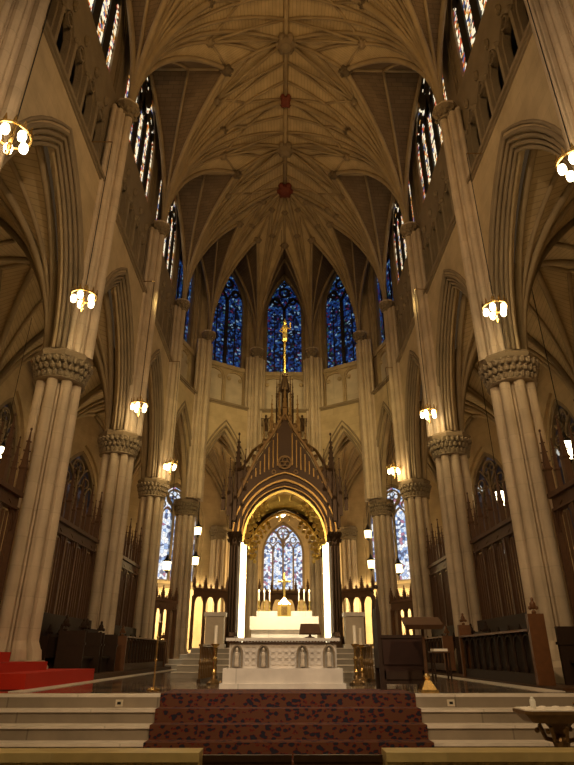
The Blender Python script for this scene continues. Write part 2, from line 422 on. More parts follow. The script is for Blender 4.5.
def arcade_bay(c, nrm, L_, side, hwo, zap):
    rz = fr(c, nrm); h = L_/2
    mb = MB()
    if hwo:
        orders = [(hwo, zap+.45, .36), (hwo-.17, zap+.26, .27), (hwo-.34, zap+.08, .17), (hwo-.5, zap-.1, .08)] if side != 'apse' else [(hwo, zap+.35, .36), (hwo-.28, zap+.0, .16)]
        zs2 = ZSTR if side != 'apse' else 17.1
        cur = arch_panel(mb, -h, h, ZC+.2, zs2, orders, ZC+.2)
    o = mb.build('wall_'+side, 'wall_stone', None, (c[0], c[1], 0), rz, kind='structure')
    rl = MB()
    for k, (hw_, za_, t) in enumerate(orders):
        for y in (-t, ):
            rl.tube([(x, y+.0, z) for x, z in cur[k]], .07, 6, up=Vector((0,1,0)))
    hood = arch_pts(hwo+.14, ZC+.2, zap+.7, 10)
    rl.tube([(x, -.37, z) for x, z in hood], .06, 6, up=Vector((0,1,0)))
    rl.build('arch_moulding', 'rib_stone', o, smooth=True)  # darker stone: soffit shade put into the mouldings' colour
    st = MB(); st.box(-h, h, -.50, -.1, zs2-.05, zs2+.10); st.box(-h, h, -.42, -.1, zs2-.14, zs2-.05)
    st.build('string_course', 'rib_stone', o)
    return o
def upper_bay(c, nrm, L_, side, kind):
    rz = fr(c, nrm); h = L_/2
    mb = MB(); hwo = h-.5 if kind == 'nave' else h-.72
    zsill = 22.2 if kind == 'nave' else 20.35
    arch_panel(mb, -h, h, zsill, 31.0, [(hwo+.3, 29.9, .35), (hwo+.12, 29.6, .22)] if kind != 'nave' else [(hwo+.12, 29.7, .2), (hwo+.04, 29.5, .12)], 25.6, n=8)
    if kind == 'nave': mb.box(-h, h, -.2, .5, zsill-.5, zsill)
    else: mb.box(-h, h, -.35, .35, zsill-.3, zsill)
    sh = 0.0 if kind == 'nave' else .35
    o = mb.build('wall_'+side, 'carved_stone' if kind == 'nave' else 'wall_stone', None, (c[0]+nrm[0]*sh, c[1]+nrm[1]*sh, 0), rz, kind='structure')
    # triforium
    tf = MB(); n = 5 if kind == 'nave' else 2; x0 = -h+.62; w = (2*h-1.24)/n
    z0 = (ZSTR if kind == 'nave' else 17.1)+.1; z1 = zsill-(.5 if kind == 'nave' else .3); depth = .16
    if kind == 'nave':
        for k in range(n):
            xc = x0+w*(k+.5); zs_ = z0+(z1-z0)*.45
            arch_panel(tf, xc-w/2, xc+w/2, z0, z1, [(w*.44, zs_+w*.85, .2), (w*.36, zs_+w*.7, .12)], zs_, cx=xc, n=5)
            tf.tube([(xc-w/2, -.21, z0), (xc-w/2, -.21, zs_+.3)], .09); tf.ball((xc-w/2, -.24, zs_+.4), .16, 6, 4)
            tf.ball((xc, -.24, zs_+w*1.15), .15, 6, 4, (1, 1, 1.5))
            bar_ring(tf, xc, zs_+w*.55, w*.18, .06, -.2, -.1, 8)
        tf.box(-h, x0, -.2, .2, z0, z1); tf.box(-x0, h, -.2, .2, z0, z1)
        tf.build('triforium_arcade', 'carved_stone', o)
        bk = MB(); bk.box(-h, h, .75, .85, z0-.3, zsill); bk.build('triforium_back', 'shade_dark', o)  # gallery darkness painted as a near-black back wall
        bk = MB(); bk.box(-h, h, -.3, .8, ZSTR-.1, ZSTR+.0); bk.build('triforium_floor', 'carved_stone', o)
    else:
        bk = MB(); bk.box(-h, h, .0, .35, z0-.15, z1+.02); bk.build('blind_arcade_back', 'pale_panel', o)
        for k in range(n):
            xc = x0+w*(k+.5); zs_ = z0+(z1-z0)*.74
            arch_panel(tf, xc-w/2, xc+w/2, z0, z1, [(w*.47, zs_+w*.45, .22), (w*.42, zs_+w*.38, .14)], zs_, cx=xc, n=5)
            tf.ball((xc-.45, -.08, zs_+.1), .17, 6, 4, (1,.5,1)); tf.ball((xc+.45, -.08, zs_+.1), .17, 6, 4, (1,.5,1))
        tf.box(-h, x0, -.22, .22, z0, z1); tf.box(-x0, h, -.22, .22, z0, z1)
        tf.build('blind_arcade', 'wall_stone', o)
    gm = 'nave_glass' if kind == 'nave' else 'blue_glass'
    cc = (c[0]+nrm[0]*.5, c[1]+nrm[1]*.5); cn = (c[0]+nrm[0]*.03, c[1]+nrm[1]*.03)
    if kind == 'nave': make_window(cn, nrm, hwo, zsill, 25.6, 29.3, 5, gm, w=.56, depth=.10, mm='iron')  # near-black mullions and tracery: backlit silhouette put into the colour
    else: make_window(cc, nrm, hwo, zsill, 25.4, 29.0, 2, gm, w=.24, depth=.2, mm='shade_dark', sub=True)  # stone tracery coloured near-black to read as a silhouette against the glass
def respond(x, y, a, sc=1.0):
    """slender wall shafts rising from arcade capital to vault springer; a = angle pointing into the church"""
    m_ = MB(); px, py = -math.sin(a), math.cos(a)
    spec = [(0, .02, .16), (.25, -.12, .07), (-.25, -.12, .07), (.42, -.2, .12), (-.42, -.2, .12), (.64, -.36, .09), (-.64, -.36, .09)]
    for q0, q1, b0, b1 in ((-.55, .55, -.62, -.27), (-.3, .3, -.4, -.08)):
        P_ = [(x+px*q+math.cos(a)*b_, y+py*q+math.sin(a)*b_) for q, b_ in ((q0, b0), (q1, b0), (q1, b1), (q0, b1))]
        m_.prism(P_, ZC+.2, ZSP-.5)
    for o_, back, r in spec:
        qx, qy = x+px*o_*sc+math.cos(a)*back, y+py*o_*sc+math.sin(a)*back
        m_.lathe([(r, 0), (r, ZSP-ZC-.75)], (qx, qy, ZC+.2), 10)
    ob = m_.build('trim_1', 'pier_stone', None, smooth=False, kind='structure')
    c = MB(); c.lathe([(.3,-.55),(.33,-.5),(.3,-.42),(.34,-.3),(.5,0)], (x-math.cos(a)*.08, y-math.sin(a)*.08, ZSP), 12)
    foliage(c, .36, ZSP-.45, ZSP-.02, 10, 2, .085, x-math.cos(a)*.08, y-math.sin(a)*.08)
    c.build('shaft_capital', 'carved_stone', ob)
    ab = MB(); ab.lathe([(.46,0),(.52,.04),(.52,.12),(.44,.16)], (x-math.cos(a)*.1, y-math.sin(a)*.1, ZSP-.02), 8, PI/8); ab.build('abacus', 'pier_stone', ob)

for sx, side in ((-1, 'left'), (1, 'right')):
    for i in range(4):
        c = (sx*HW, (YP[i]+YP[i+1])/2); L_ = YP[i+1]-YP[i]
        arcade_bay(c, (sx, 0), L_, side, L_/2-.34, 15.75)
        upper_bay(c, (sx, 0), L_, side, 'nave')
    for y in YP[:4]: respond(sx*6.42, y, 0 if sx < 0 else PI)
for i in range(5):
    A, B = VERT[i], VERT[i+1]; c = ((A[0]+B[0])/2, (A[1]+B[1])/2); am = (ang[i]+ang[i+1])/2
    L_ = math.dist(A, B); nrm = (-(B[1]-A[1])/L_, (B[0]-A[0])/L_)
    arcade_bay(c, nrm, L_, 'apse', L_/2-.16, 15.2)
    upper_bay(c, nrm, L_, 'apse', 'apse')
for a in ang: respond(6.42*math.cos(a), YC+6.42*math.sin(a), a+PI)

# ------------------------------------------------------------------ vaults
def rib_arc(Sp, T, n=14):
    Sp = Vector(Sp); T = Vector(T); d = math.hypot(T.x-Sp.x, T.y-Sp.y); h = T.z-Sp.z
    r = (d*d+h*h)/(2*d)
    if r < d: # low rise: quarter ellipse
        return [Sp + Vector(((T.x-Sp.x)*(1-math.cos(PI/2*i/n)), (T.y-Sp.y)*(1-math.cos(PI/2*i/n)), h*math.sin(PI/2*i/n))) for i in range(n+1)]
    th = math.asin(min(1, h/r)); out = []
    for i in range(n+1):
        t = th*i/n; q = r*(1-math.cos(t))/d
        out.append(Vector((Sp.x+(T.x-Sp.x)*q, Sp.y+(T.y-Sp.y)*q, Sp.z+r*math.sin(t))))
    return out
def loft(mb, a, b_, sub=3):
    n = len(a); base = len(mb.v); la = 0
    cum = [0]
    for i in range(1, n): cum.append(cum[-1]+(a[i]-a[i-1]).length)
    for i in range(n):
        for j in range(sub+1):
            p = a[i].lerp(b_[i], j/sub); mb.uv[len(mb.v)] = ((a[i]-b_[i]).length*j/sub, cum[i]); mb.v.append(tuple(p))
    for i in range(n-1):
        for j in range(sub):
            k = base+i*(sub+1)+j; mb.f.append((k, k+1, k+sub+2, k+sub+1))
def ribtube(path, r, parent, name='rib'):
    m_ = MB(); m_.tube([p - Vector((0,0,r*.85)) for p in path], r, 6); return m_.build(name, 'vault_rib', parent, smooth=True)
def boss(p, r, parent, mat='rib_stone'):
    m_ = MB(); m_.ball((p[0], p[1], p[2]-r*.7), r, 8, 5, (1,1,.8))
    for k in range(6): m_.ball((p[0]+r*.9*math.cos(k*PI/3), p[1]+r*.9*math.sin(k*PI/3), p[2]-r*.6), r*.42, 6, 4)
    return m_.build('boss', mat, parent)
def conoid(web, parent, Sp, targets, radii, skip_first=False, cell=None, split=99):
    ribs = [rib_arc(Sp, T) for T in targets]
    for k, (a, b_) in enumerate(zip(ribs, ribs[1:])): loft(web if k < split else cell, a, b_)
    for k, (p, r) in enumerate(zip(ribs, radii)):
        if r and not (skip_first and k == 0): ribtube(p, r, parent)
    return ribs
def zb(x):
    r = (6.4**2+(ZR-ZSP)**2)/12.8; d = 6.4-abs(x)
    return ZSP+math.sqrt(max(0, r*r-(r-d)**2))
def vec(*a): return Vector(a)
simple('red_boss', (.16, .03, .015), .6)
for i in range(4):
    y0, y1 = YP[i], YP[i+1]; ym = (y0+y1)/2
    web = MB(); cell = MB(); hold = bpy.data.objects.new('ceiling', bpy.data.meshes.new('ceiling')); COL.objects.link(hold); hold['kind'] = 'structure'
    for sx in (-1, 1):
        for ys, dy in ((y0, 1), (y1, -1)):
            Sp = (sx*6.42, ys, ZSP)
            T = [(0, ys, ZR), (0, ys+dy*1.2, ZR), (0, ys+dy*2.4, ZR), (0, ym, ZR), (sx*1.55, ym, zb(1.55)+.02), (sx*3.1, ym, 29.35), (sx*5.1, ym, 29.3), (sx*7.15, ym, 29.3)]
            R_ = [.17 if dy > 0 else 0, .085, .085, .11, .085, .13, .08, .13]
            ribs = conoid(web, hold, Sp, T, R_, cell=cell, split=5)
            # star ribs between bosses
            B = ribs[3][9]; Mq = ribs[0][9]; Aq = Vector(T[1]); D = Vector(T[5]); Cc = Vector(T[3]); Aq2 = Vector(T[2])
            B = ribs[4][10]
            for a, b_ in ((Cc, B), (B, D), (B, ribs[1][11]), (ribs[1][11], Vector(T[0])), (ribs[1][11], Mq), (Aq2, ribs[4][10])):
                mid = (a+b_)/2 + Vector((0,0,.10)); ribtube([a, mid, b_], .075, hold, 'lierne')
            for p, r in ((B, .22), (D, .30), (Mq, .22)): boss(p, r, hold)
        ribtube([vec(0,ym,ZR), vec(sx*1.55,ym,zb(1.55)), vec(sx*3.1,ym,29.35)], .10, hold, 'lierne')
        ribtube([vec(sx*3.1,ym,29.35), vec(sx*7.15,ym,29.3)], .09, hold, 'ridge_rib')
    ribtube([vec(0,y0,ZR), vec(0,y1,ZR)], .14, hold, 'ridge_rib')
    boss((0, ym, ZR), .5, hold); boss((0, y0, ZR), .38, hold, 'red_boss' if i % 2 else 'rib_stone')
    web.build('web_surface', 'web_stone', hold, smooth=True); cell.build('cell_surface', 'shaded_cell_brick', hold, smooth=True)
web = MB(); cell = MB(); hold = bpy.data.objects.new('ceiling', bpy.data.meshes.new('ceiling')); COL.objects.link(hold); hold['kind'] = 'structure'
C0 = (0, YC, ZR)
for a in ang: ribtube(rib_arc((6.42*math.cos(a), YC+6.42*math.sin(a), ZSP), C0), .14, hold)
for i in range(5):
    am = (ang[i]+ang[i+1])/2; mx_, my_ = math.cos(am), math.sin(am)
    for a in (ang[i], ang[i+1]):
        Sp = (6.42*math.cos(a), YC+6.42*math.sin(a), ZSP)
        T = [C0] + [(mx_*r, YC+my_*r, z) for r, z in ((1.6, zb(1.6)+.05), (3.4, 29.3), (5, 29.2), (6.95, 29.2))]
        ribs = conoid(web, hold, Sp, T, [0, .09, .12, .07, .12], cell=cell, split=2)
        ribtube([ribs[0][10], (ribs[0][10]+Vector(T[1]))/2+Vector((0,0,.08)), Vector(T[1])], .08, hold, 'lierne')
    boss(T[1], .2, hold); boss(T[2], .26, hold); boss(ribs[0][10], .2, hold)
    ribtube([Vector(t) for t in T[:3]], .09, hold, 'lierne')
boss(C0, .55, hold, 'red_boss')
boss(C0[:2]+(ZR-.2,), .3, hold)
web.build('web_surface', 'web_stone', hold, smooth=True); cell.build('cell_surface', 'shaded_cell_brick', hold, smooth=True)

def quad_vault(q, zs, za, zc, rad=.13, ridge=True):
    """quadripartite vault over corners q (x,y) in order"""
    web = MB(); hold = bpy.data.objects.new('ceiling', bpy.data.meshes.new('ceiling')); COL.objects.link(hold); hold['kind'] = 'structure'
    C_ = Vector((sum(p[0] for p in q)/4, sum(p[1] for p in q)/4, zc))
    M_ = [Vector(((q[k][0]+q[(k+1)%4][0])/2, (q[k][1]+q[(k+1)%4][1])/2, za)) for k in range(4)]
    for k in range(4):
        Sp = (q[k][0], q[k][1], zs)
        n1 = M_[k]; n0 = M_[k-1]
        T = [n0, n0.lerp(C_, .5), C_, C_.lerp(n1, .5), n1]
        conoid(web, hold, Sp, T, [rad, rad*.7, rad, rad*.7, rad])
    for k in range(4): ribtube([C_, M_[k]], rad*.7, hold, 'ridge_rib')
    boss(C_, .3, hold)
    web.build('web_surface', 'web_stone', hold, smooth=True)
AX = 13.9
for sx in (-1, 1):
    for i in range(4):
        quad_vault([(sx*7.75, YP[i]), (sx*7.75, YP[i+1]), (sx*(AX-.3), YP[i+1]), (sx*(AX-.3), YP[i])], ZC+.2, 16.2, 16.9)
for i in range(5):
    def off(v, r): a = math.atan2(v[1]-YC, v[0]); return (r*math.cos(a), YC+r*math.sin(a))
    quad_vault([off(VERT[i], 7.7), off(VERT[i+1], 7.7), off(OUT[i+1], 13.7), off(OUT[i], 13.7)], ZC+.2, 15.9, 16.5)

# outer walls of aisles and ambulatory
def outer_bay(c, nrm, L_, side, hw, zb_, zs, za, gm, lights=3, blind=False, mm='rib_stone'):
    mb = MB(); h = L_/2
    arch_panel(mb, -h, h, zb_, 18.2, [(hw+.35, za+.5, .45), (hw+.1, za+.15, .28)], zs, n=8)
    mb.box(-h, h, -.45, .45, 0, zb_)
    o = mb.build('wall_'+side, 'wall_stone', None, (c[0]+nrm[0]*.4, c[1]+nrm[1]*.4, 0), fr(c, nrm), kind='structure')
    if blind:
        bk = MB(); bk.box(-h, h, .0, .1, zb_, za+.6); bk.build('blind_panel', 'wall_stone', o)
    make_window((c[0]+nrm[0]*.4, c[1]+nrm[1]*.4), nrm, hw, zb_, zs, za, lights, gm, w=.16, mm=mm)
    sb = MB(); sb.box(-h, h, -.62, -.45, zb_-.45, zb_-.2); sb.build('sill_course', 'rib_stone', o)
for sx, side in ((-1, 'left'), (1, 'right')):
    for i in range(4):
        outer_bay((sx*AX, (YP[i]+YP[i+1])/2), (sx, 0), YP[i+1]-YP[i], 'aisle_'+side, 1.7, 6.3, 10.5, 13.5, 'dim_glass', 4, mm='carved_stone')
    m_ = MB()
    for y in YP:
        for o_ in (-.28, 0, .28): m_.lathe([(.13, 0), (.13, ZC-.7)], (sx*(AX-.15), y+o_, 0.5), 8)
        m_.lathe([(.3,-.5),(.3,-.3),(.5,0)], (sx*(AX-.2), y, ZC+.2), 12)
    m_.build('trim_2', 'pier_stone', None, kind='structure')
for i in range(5):
    if i == 2: continue
    A, B = OUT[i], OUT[i+1]; c = ((A[0]+B[0])/2, (A[1]+B[1])/2); am = (ang[i]+ang[i+1])/2
    if i in (0, 4): outer_bay(c, (math.cos(am), math.sin(am)), math.dist(A, B), 'ambulatory', 1.9, 6.5, 10.2, 13.2, 'dim_glass', 4)
    else: outer_bay(c, (math.cos(am), math.sin(am)), math.dist(A, B), 'ambulatory', 2.0, 6.2, 10.2, 13.0, 'bright_glass', 4)
for i in range(6):
    sd = 'left' if i < 3 else 'right'; k = i if i < 3 else 5-i
    if k == 2:
        make_pier((OUT[i][0]*1.12, OUT[i][1]-.9), ang[i], 'pale fluted pier behind the %s screen, at the chapel entrance' % sd, .72)
    elif k == 1:
        m_ = MB()
        for o_ in (-.3, 0, .3): m_.lathe([(.14, 0), (.14, ZC-.7)], (OUT[i][0]*.985+o_*math.sin(ang[i]), OUT[i][1]-.15-o_*math.cos(ang[i]), .5), 8)
        m_.build('trim_3', 'pier_stone', None, kind='structure')
# lady chapel beyond the apse
CX = 4.6; CY0 = 43.6; CY1 = 59.0
for sx, side in ((-1, 'left'), (1, 'right')):
    m_ = MB()
    m_.box(min(sx*CX, sx*(CX+.6)), max(sx*CX, sx*(CX+.6)), CY0, CY1+.6, 0, 18)
    o = m_.build('wall_chapel_'+side, 'wall_stone', None, kind='structure')
    m_ = MB()
    for y in (44.3, 49.0, 54.0, 58.8):
        for o_ in (-.3, 0, .3): m_.lathe([(.13, 0), (.13, 8.6)], (sx*(CX-.08), y+o_, 1.0), 8)
        m_.lathe([(.25,-.4),(.3,-.2),(.5,0)], (sx*(CX-.1), y, 10.0), 12)
    m_.build('shaft', 'pier_stone', o)
    # two light windows along the chapel sides
m_ = MB(); arch_panel(m_, -CX, CX, 7.2, 18.2, [(2.35, 14.3, .45), (2.15, 14.0, .28)], 10.6, n=10); m_.box(-CX, CX, -.45, .45, 0, 7.2)
m_.build('wall_chapel_end', 'wall_stone', None, (0, CY1+.4, 0), kind='structure')
make_window((0, CY1+.4), (0, 1), 2.05, 7.3, 10.8, 13.8, 4, 'bright_glass', w=.17)
for a, b_ in ((44.2, 49.0), (49.0, 54.0), (54.0, 58.95)):
    quad_vault([(-CX, a), (-CX, b_), (CX, b_), (CX, a)], ZC, 15.6, 16.3, .11)
m_ = MB(); arch_panel(m_, -5.4, 5.4, ZC, 19, [(3.7, 15.9, .4), (3.5, 15.6, .25)], ZC, n=10)
m_.build('wall_chapel_entrance', 'wall_stone', None, (0, 43.9, 0), kind='structure')

# ------------------------------------------------------------------ floors and steps
m_ = MB(); m_.box(-15, 15, -6, 10.3, -.2, 0); m_.build('floor_nave', 'grey_marble', kind='structure')
m_ = MB(); m_.box(-15, 15, 11.4, 60, .6, FL); m_.build('floor_sanctuary', 'floor_marble', kind='structure')
m_ = MB(); m_.box(-14, 14, 11.375, 11.42, -.05, FL-.01)
for k in range(1, 5): m_.box(-14, 14, 11.4-.36*k, 11.41, -.05, FL-.2*k)
tag(m_.build('marble_steps', 'step_marble'), 'pale marble steps rising across the whole front of the sanctuary', 'steps')
m_ = MB()
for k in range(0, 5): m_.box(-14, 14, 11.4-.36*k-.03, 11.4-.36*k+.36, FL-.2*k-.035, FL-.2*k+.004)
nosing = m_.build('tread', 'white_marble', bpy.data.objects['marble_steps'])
m_ = MB(); m_.box(-5.25, -4.85, 12.2, 30, FL, FL+.012); m_.box(4.85, 5.25, 12.2, 30, FL, FL+.012); m_.box(-7, 7, 11.4, 11.62, FL, FL+.010)
m_.build('trim_4', 'white_marble', kind='structure')
# rear steps to the high altar
m_ = MB()
for k in range(5): m_.box(-3.4, 3.4, 19+1.0*k, 36.8 if k == 4 else 24.2, FL-.1, FL+.17*(k+1))
for sx in (-1, 1):
    for k in range(4): m_.box(min(sx*3.3, sx*(4.6+.45*k)), max(sx*3.3, sx*(4.6+.45*k)), 31.0-.35*k, 35.8, FL, FL+.85-.21*k)
tag(m_.build('rear_steps', 'grey_marble'), 'grey marble steps climbing behind the front altar to the screens', 'steps')
m_ = MB()
for k in range(5): m_.box(-3.4, 3.4, 19+1.0*k-.03, 19+1.0*k+.06, FL+.17*(k+1)-.03, FL+.17*(k+1)+.004)
for sx in (-1, 1):
    for k in range(4): m_.box(min(sx*3.4, sx*(4.63+.45*k)), max(sx*3.4, sx*(4.63+.45*k)), 31.0-.35*k-.03, 31.0-.35*k+.2, FL+.85-.21*k-.03, FL+.85-.21*k+.004)
m_.build('step_edge', 'white_marble', bpy.data.objects['rear_steps'])
# carpet on the steps
rug = MB(); hw = 2.23; e_ = .012
rug.box(-hw, hw, 11.35, 12.75, FL+.011, FL+.011+e_)
for k in range(0, 5):
    y = 11.4-.36*k; z = FL-.2*k
    rug.box(-hw, hw, y-.03-e_-.006, y-.03-.004, z-.2, z+e_+.005)
    if k: rug.box(-hw, hw, y-.03-e_, y+.335, z+.005, z+.005+e_)
rug.box(-hw, hw, 7.3, 9.95, .002, .014)
tag(rug.build('stair_carpet', 'rug'), 'patterned dark red and blue carpet running down the middle of the steps', 'carpet')

# ------------------------------------------------------------------ altar rail in the foreground
for sx, side in ((-1, 'left'), (1, 'right')):
    t = thing('altar_rail', '%s length of ochre marble rail along the bottom edge of view' % side, 'railing', (sx*.95, 7.0, 0))
    def bx(a, b_, *r):
        m = MB(); m.box(min(a*sx, b_*sx), max(a*sx, b_*sx), *r); return m
    bx(0, 7, -.17, .17, .66, .74).build('top_slab', 'rail_marble', t)
    bx(0, 7, -.14, .14, 0, .14).build('plinth', 'rail_marble', t)
    m = MB()
    for k in range(24):
        m.lathe([(.05,.14),(.06,.2),(.035,.25),(.05,.38),(.035,.56),(.06,.62),(.06,.66)], (sx*(.16+k*.29), 0, 0), 8)
    m.box(min(0, sx*7), max(0, sx*7), .04, .08, .14, .66); m.build('balustrade', 'rail_marble', t)
    bx(0, .14, -.15, .15, .14, .66).build('end_post', 'rail_marble', t)
    g = thing('rail_gate', '%s leaf of the low bronze gate in the middle of the rail' % side, 'gate', (0, 7.0, 0))
    gb = MB(); gb.box(min(sx*.01, sx*.93), max(sx*.01, sx*.93), -.03, .03, .64, .70); gb.build('top_bar', 'dark_bronze', g)
    gb = MB(); gb.box(min(sx*.01, sx*.93), max(sx*.01, sx*.93), -.015, .015, .08, .64); gb.build('panel', 'brown_wood', g)
    for k in range(5):
        gb = MB(); gb.ribbon([(sx*(.1+k*.185)+.07*math.cos(a*PI/4), .36+.2*math.sin(a*PI/4)) for a in range(8)], .02, -.035, -.015, True); gb.build('scroll', 'dark_bronze', g)

# ------------------------------------------------------------------ front altar
AY = 13.55
t = thing('front_altar', 'white marble altar with four statue niches, standing behind the carpet', 'altar', (-.09, AY, FL)); t.scale = (.91, 1, 1)
m = MB(); m.box(-1.42, 1.42, -.45, .55, 0.005, .10); m.box(-1.36, 1.36, -.40, .5, .10, .38); m.build('plinth', 'white_marble', t)
m = MB(); m.box(-1.24, 1.24, -.27, .42, .38, .86); m.build('body', 'white_marble', t)
m = MB(); m.box(-1.32, 1.32, -.36, .48, .895, .955); m.build('mensa', 'white_marble', t)
m = MB()
m.box(-1.28, 1.28, -.31, .44, .86, .875)
for k in range(36): m.box(-1.29+k*.0725, -1.255+k*.0725, -.345, -.30, .868, .905)
m.build('dentil_course', 'red_wood', t)
for x in (-1.06, -.45, .45, 1.06):
    m = MB(); m.plate([(x-.12,.40)]+[(x+a*1.0, b_) for a, b_ in arch_pts(.12, .66, .80, 5)]+[(x+.12,.40)], -.285, -.272)
    n_ = m.build('niche', 'grey_marble', t)
    m = MB(); m.ribbon([(x-.12, .40)]+[(x+a, b_) for a, b_ in arch_pts(.12, .66, .82, 5)]+[(x+.12, .40)], .035, -.34, -.27); m.build('niche_frame', 'carved_stone', n_)
    m = MB(); m.lathe([(.055,0),(.06,.03),(.05,.14),(.058,.21),(.045,.26),(.018,.275),(.03,.30),(.032,.33),(.01,.36)], (x, -.31, .41), 8); m.build('statue', 'pale_panel', n_)
for xa, xb in ((-.90, -.60), (-.30, .30), (.60, .90)):
    m = MB(); n = max(1, round((xb-xa)/.3))
    for k in range(n):
        cx = xa+(k+.5)*(xb-xa)/n
        for dx in (-.075, .075):
            for cz in (.50, .62, .74): bar_ring(m, cx+dx, cz, .06, .018, -.285, -.268, 8)
    m.build('carved_panel', 'white_marble', t)
# book stand on the altar
t = thing('book_stand', 'dark wooden book stand on the right of the front altar', 'book stand', (.50, AY+.05, FL+.955))
m = MB(); m.lathe([(.10,0),(.10,.02),(.03,.04),(.025,.12)], (0,0,0), 10); m.build('foot', 'brown_wood', t)
m = MB(); m.add([(-.2,.10,.30),(.2,.10,.30),(.24,-.14,.10),(-.24,-.14,.10),(-.2,.12,.27),(.2,.12,.27),(.24,-.12,.07),(-.24,-.12,.07)], [(0,1,2,3),(7,6,5,4),(0,4,5,1),(1,5,6,2),(2,6,7,3),(3,7,4,0)]); m.build('sloping_top', 'brown_wood', t)

# ------------------------------------------------------------------ high altar and canopy
ZH = FL+.85
t = thing('high_altar', 'brightly lit cloth covered high altar under the bronze canopy', 'altar', (0, 28.6, ZH))
m = MB(); m.box(-2.4, 2.4, -.9, .9, 0, .3); m.build('step', 'white_marble', t)
m = MB(); m.box(-1.5, 1.5, -.4, .5, .3, 1.3); m.build('body', 'white_marble', t)
m = MB(); m.box(-1.56, 1.56, -.46, .5, 1.3, 1.36); m.box(-1.57, 1.57, -.47, -.455, .8, 1.36); m.build('altar_cloth', 'linen', t)
m = MB(); m.box(-1.3, 1.3, .1, .5, 1.36, 1.62); m.build('gradine', 'white_marble', t)
tb = thing('tabernacle', 'gilded tabernacle at the centre of the high altar', 'tabernacle', (0, 28.75, ZH+1.36))
m = MB(); m.box(-.3, .3, -.22, .1, 0, .55); m.build('cabinet', 'gilt', tb)
m = MB(); m.prism([(.3*a, .16*b_) for a, b_ in ((-1,-1),(1,-1),(1,1),(-1,1))], .55, .85, (0,-.06), 1, .1); m.build('pointed_roof', 'gilt', tb)
m = MB(); m.box(-.14, .14, -.235, -.221, .08, .45); m.build('door', 'brass', tb)
cr_ = thing('altar_crucifix', 'tall gold crucifix rising behind the altar table', 'crucifix', (0, 28.95, ZH+1.62))
m = MB(); m.lathe([(.2,0),(.2,.06),(.06,.2),(.05,.55)], (0,0,0), 8); m.build('foot', 'gilt', cr_)
m = MB(); m.box(-.045, .045, -.035, .035, .5, 1.75); m.box(-.32, .32, -.035, .035, 1.3, 1.39); m.build('cross', 'gilt', cr_)
m = MB(); m.ball((0,-.06,1.42), .06, 8, 5); m.lathe([(.03,0),(.06,.12),(.09,.33),(.05,.36)], (0,-.06,1.0), 8); m.lathe([(.02,0),(.045,.3)], (0,-.06,.7), 8); m.tube([(-.28,-.05,1.38),(0,-.06,1.33),(.28,-.05,1.38)], .025); m.build('corpus', 'gilt', cr_)
cs = None
pos = [-1.2, -.95, -.7, .7, .95, 1.2]
for k, x in enumerate(pos):
    lab = 'lit altar candle on the high altar, %s' % ['outermost on the left', 'middle of the left three', 'innermost on the left', 'innermost on the right', 'middle of the right three', 'outermost on the right'][k]
    if cs is None:
        cs = thing('altar_candle', lab, 'candle', (x, 28.9, ZH+1.62), 0, 'candles on the high altar')
        m = MB(); m.lathe([(.11,0),(.11,.03),(.03,.08),(.045,.2),(.025,.3),(.05,.42),(.08,.45)], (0,0,0), 8); m.build('candlestick', 'gilt', cs)
        m = MB(); m.lathe([(.032,.44),(.032,.85)], (0,0,0), 8); m.build('wax', 'candle_wax', cs)
        m = MB(); m.ball((0,0,.91), .03, 6, 4, (1,1,2)); m.build('flame', 'flame', cs)
    else:
        c_ = copy_tree(cs); c_['label'] = lab; c_.location.x = x

def spire(mb, c, r, z0, z1, n=4, crockets=4):
    mb.lathe([(r,z0),(r*.92,z0+(z1-z0)*.35),(r*1.25,z0+(z1-z0)*.38),(r*.85,z0+(z1-z0)*.42),(.012,z1)], (c[0],c[1],0), n, PI/4 if n == 4 else 0)
    for k in range(crockets):
        f = .5+.45*k/crockets; z = z0+(z1-z0)*f; rr = r*.9*(1-(f-.42)/.58)+.02
        for q in range(4): a = q*PI/2+PI/4; mb.ball((c[0]+rr*math.cos(a), c[1]+rr*math.sin(a), z), r*.22, 5, 3)
    mb.ball((c[0],c[1],z1), r*.3, 6, 4, (1,1,1.4))
BX, BY0, BY1 = 2.15, 25.4, 29.6
t = thing('baldachin', 'tall bronze gothic canopy with open spire over the high altar', 'canopy', (0, 27.5, ZH))
y0, y1 = BY0-27.5, BY1-27.5
for sx in (-1, 1):
    for y in (y0, y1):
        m = MB(); m.lathe([(.36,0),(.36,.35),(.27,.45),(.24,.6)], (sx*BX,y,0), 8, PI/8)
        for k in range(8): a = k*PI/4; m.lathe([(.065,.5),(.065,4.2)], (sx*BX+.17*math.cos(a), y+.17*math.sin(a), 0), 6)
        m.lathe([(.16,.5),(.16,4.2)], (sx*BX,y,0), 8); m.lathe([(.24,4.0),(.26,4.1),(.24,4.3),(.36,4.6)], (sx*BX,y,0), 8, PI/8)
        foliage(m, .27, 4.15, 4.6, 8, 2, .07, sx*BX, y)
        m.build('column', 'dark_bronze', t)
        m = MB(); m.box(sx*BX-.16, sx*BX+.16, y-.16, y+.16, 4.6, 6.3)
        for q in (-1, 1):
            for w in (-1, 1): spire(m, (sx*BX+q*.24, y+w*.24), .07, 4.8, 7.3, 4, 2)
        spire(m, (sx*BX, y), .2, 6.3, 9.2, 4, 5)
        for q, w, zt in ((.36, 0, 8.0), (-.34, -.1, 8.4), (.05, -.34, 7.7), (.62, .1, 7.0)): spire(m, (sx*(BX+q), y+w), .11, 5.0+abs(q), zt, 4, 3)
        m.build('corner_pinnacle', 'dark_bronze', t)
    for q in range(3):
        m = MB(); spire(m, (sx*(BX+.45), y0+.3+q*.0), .09, 0.0+q*.0+3.6, 6.6, 4, 3)
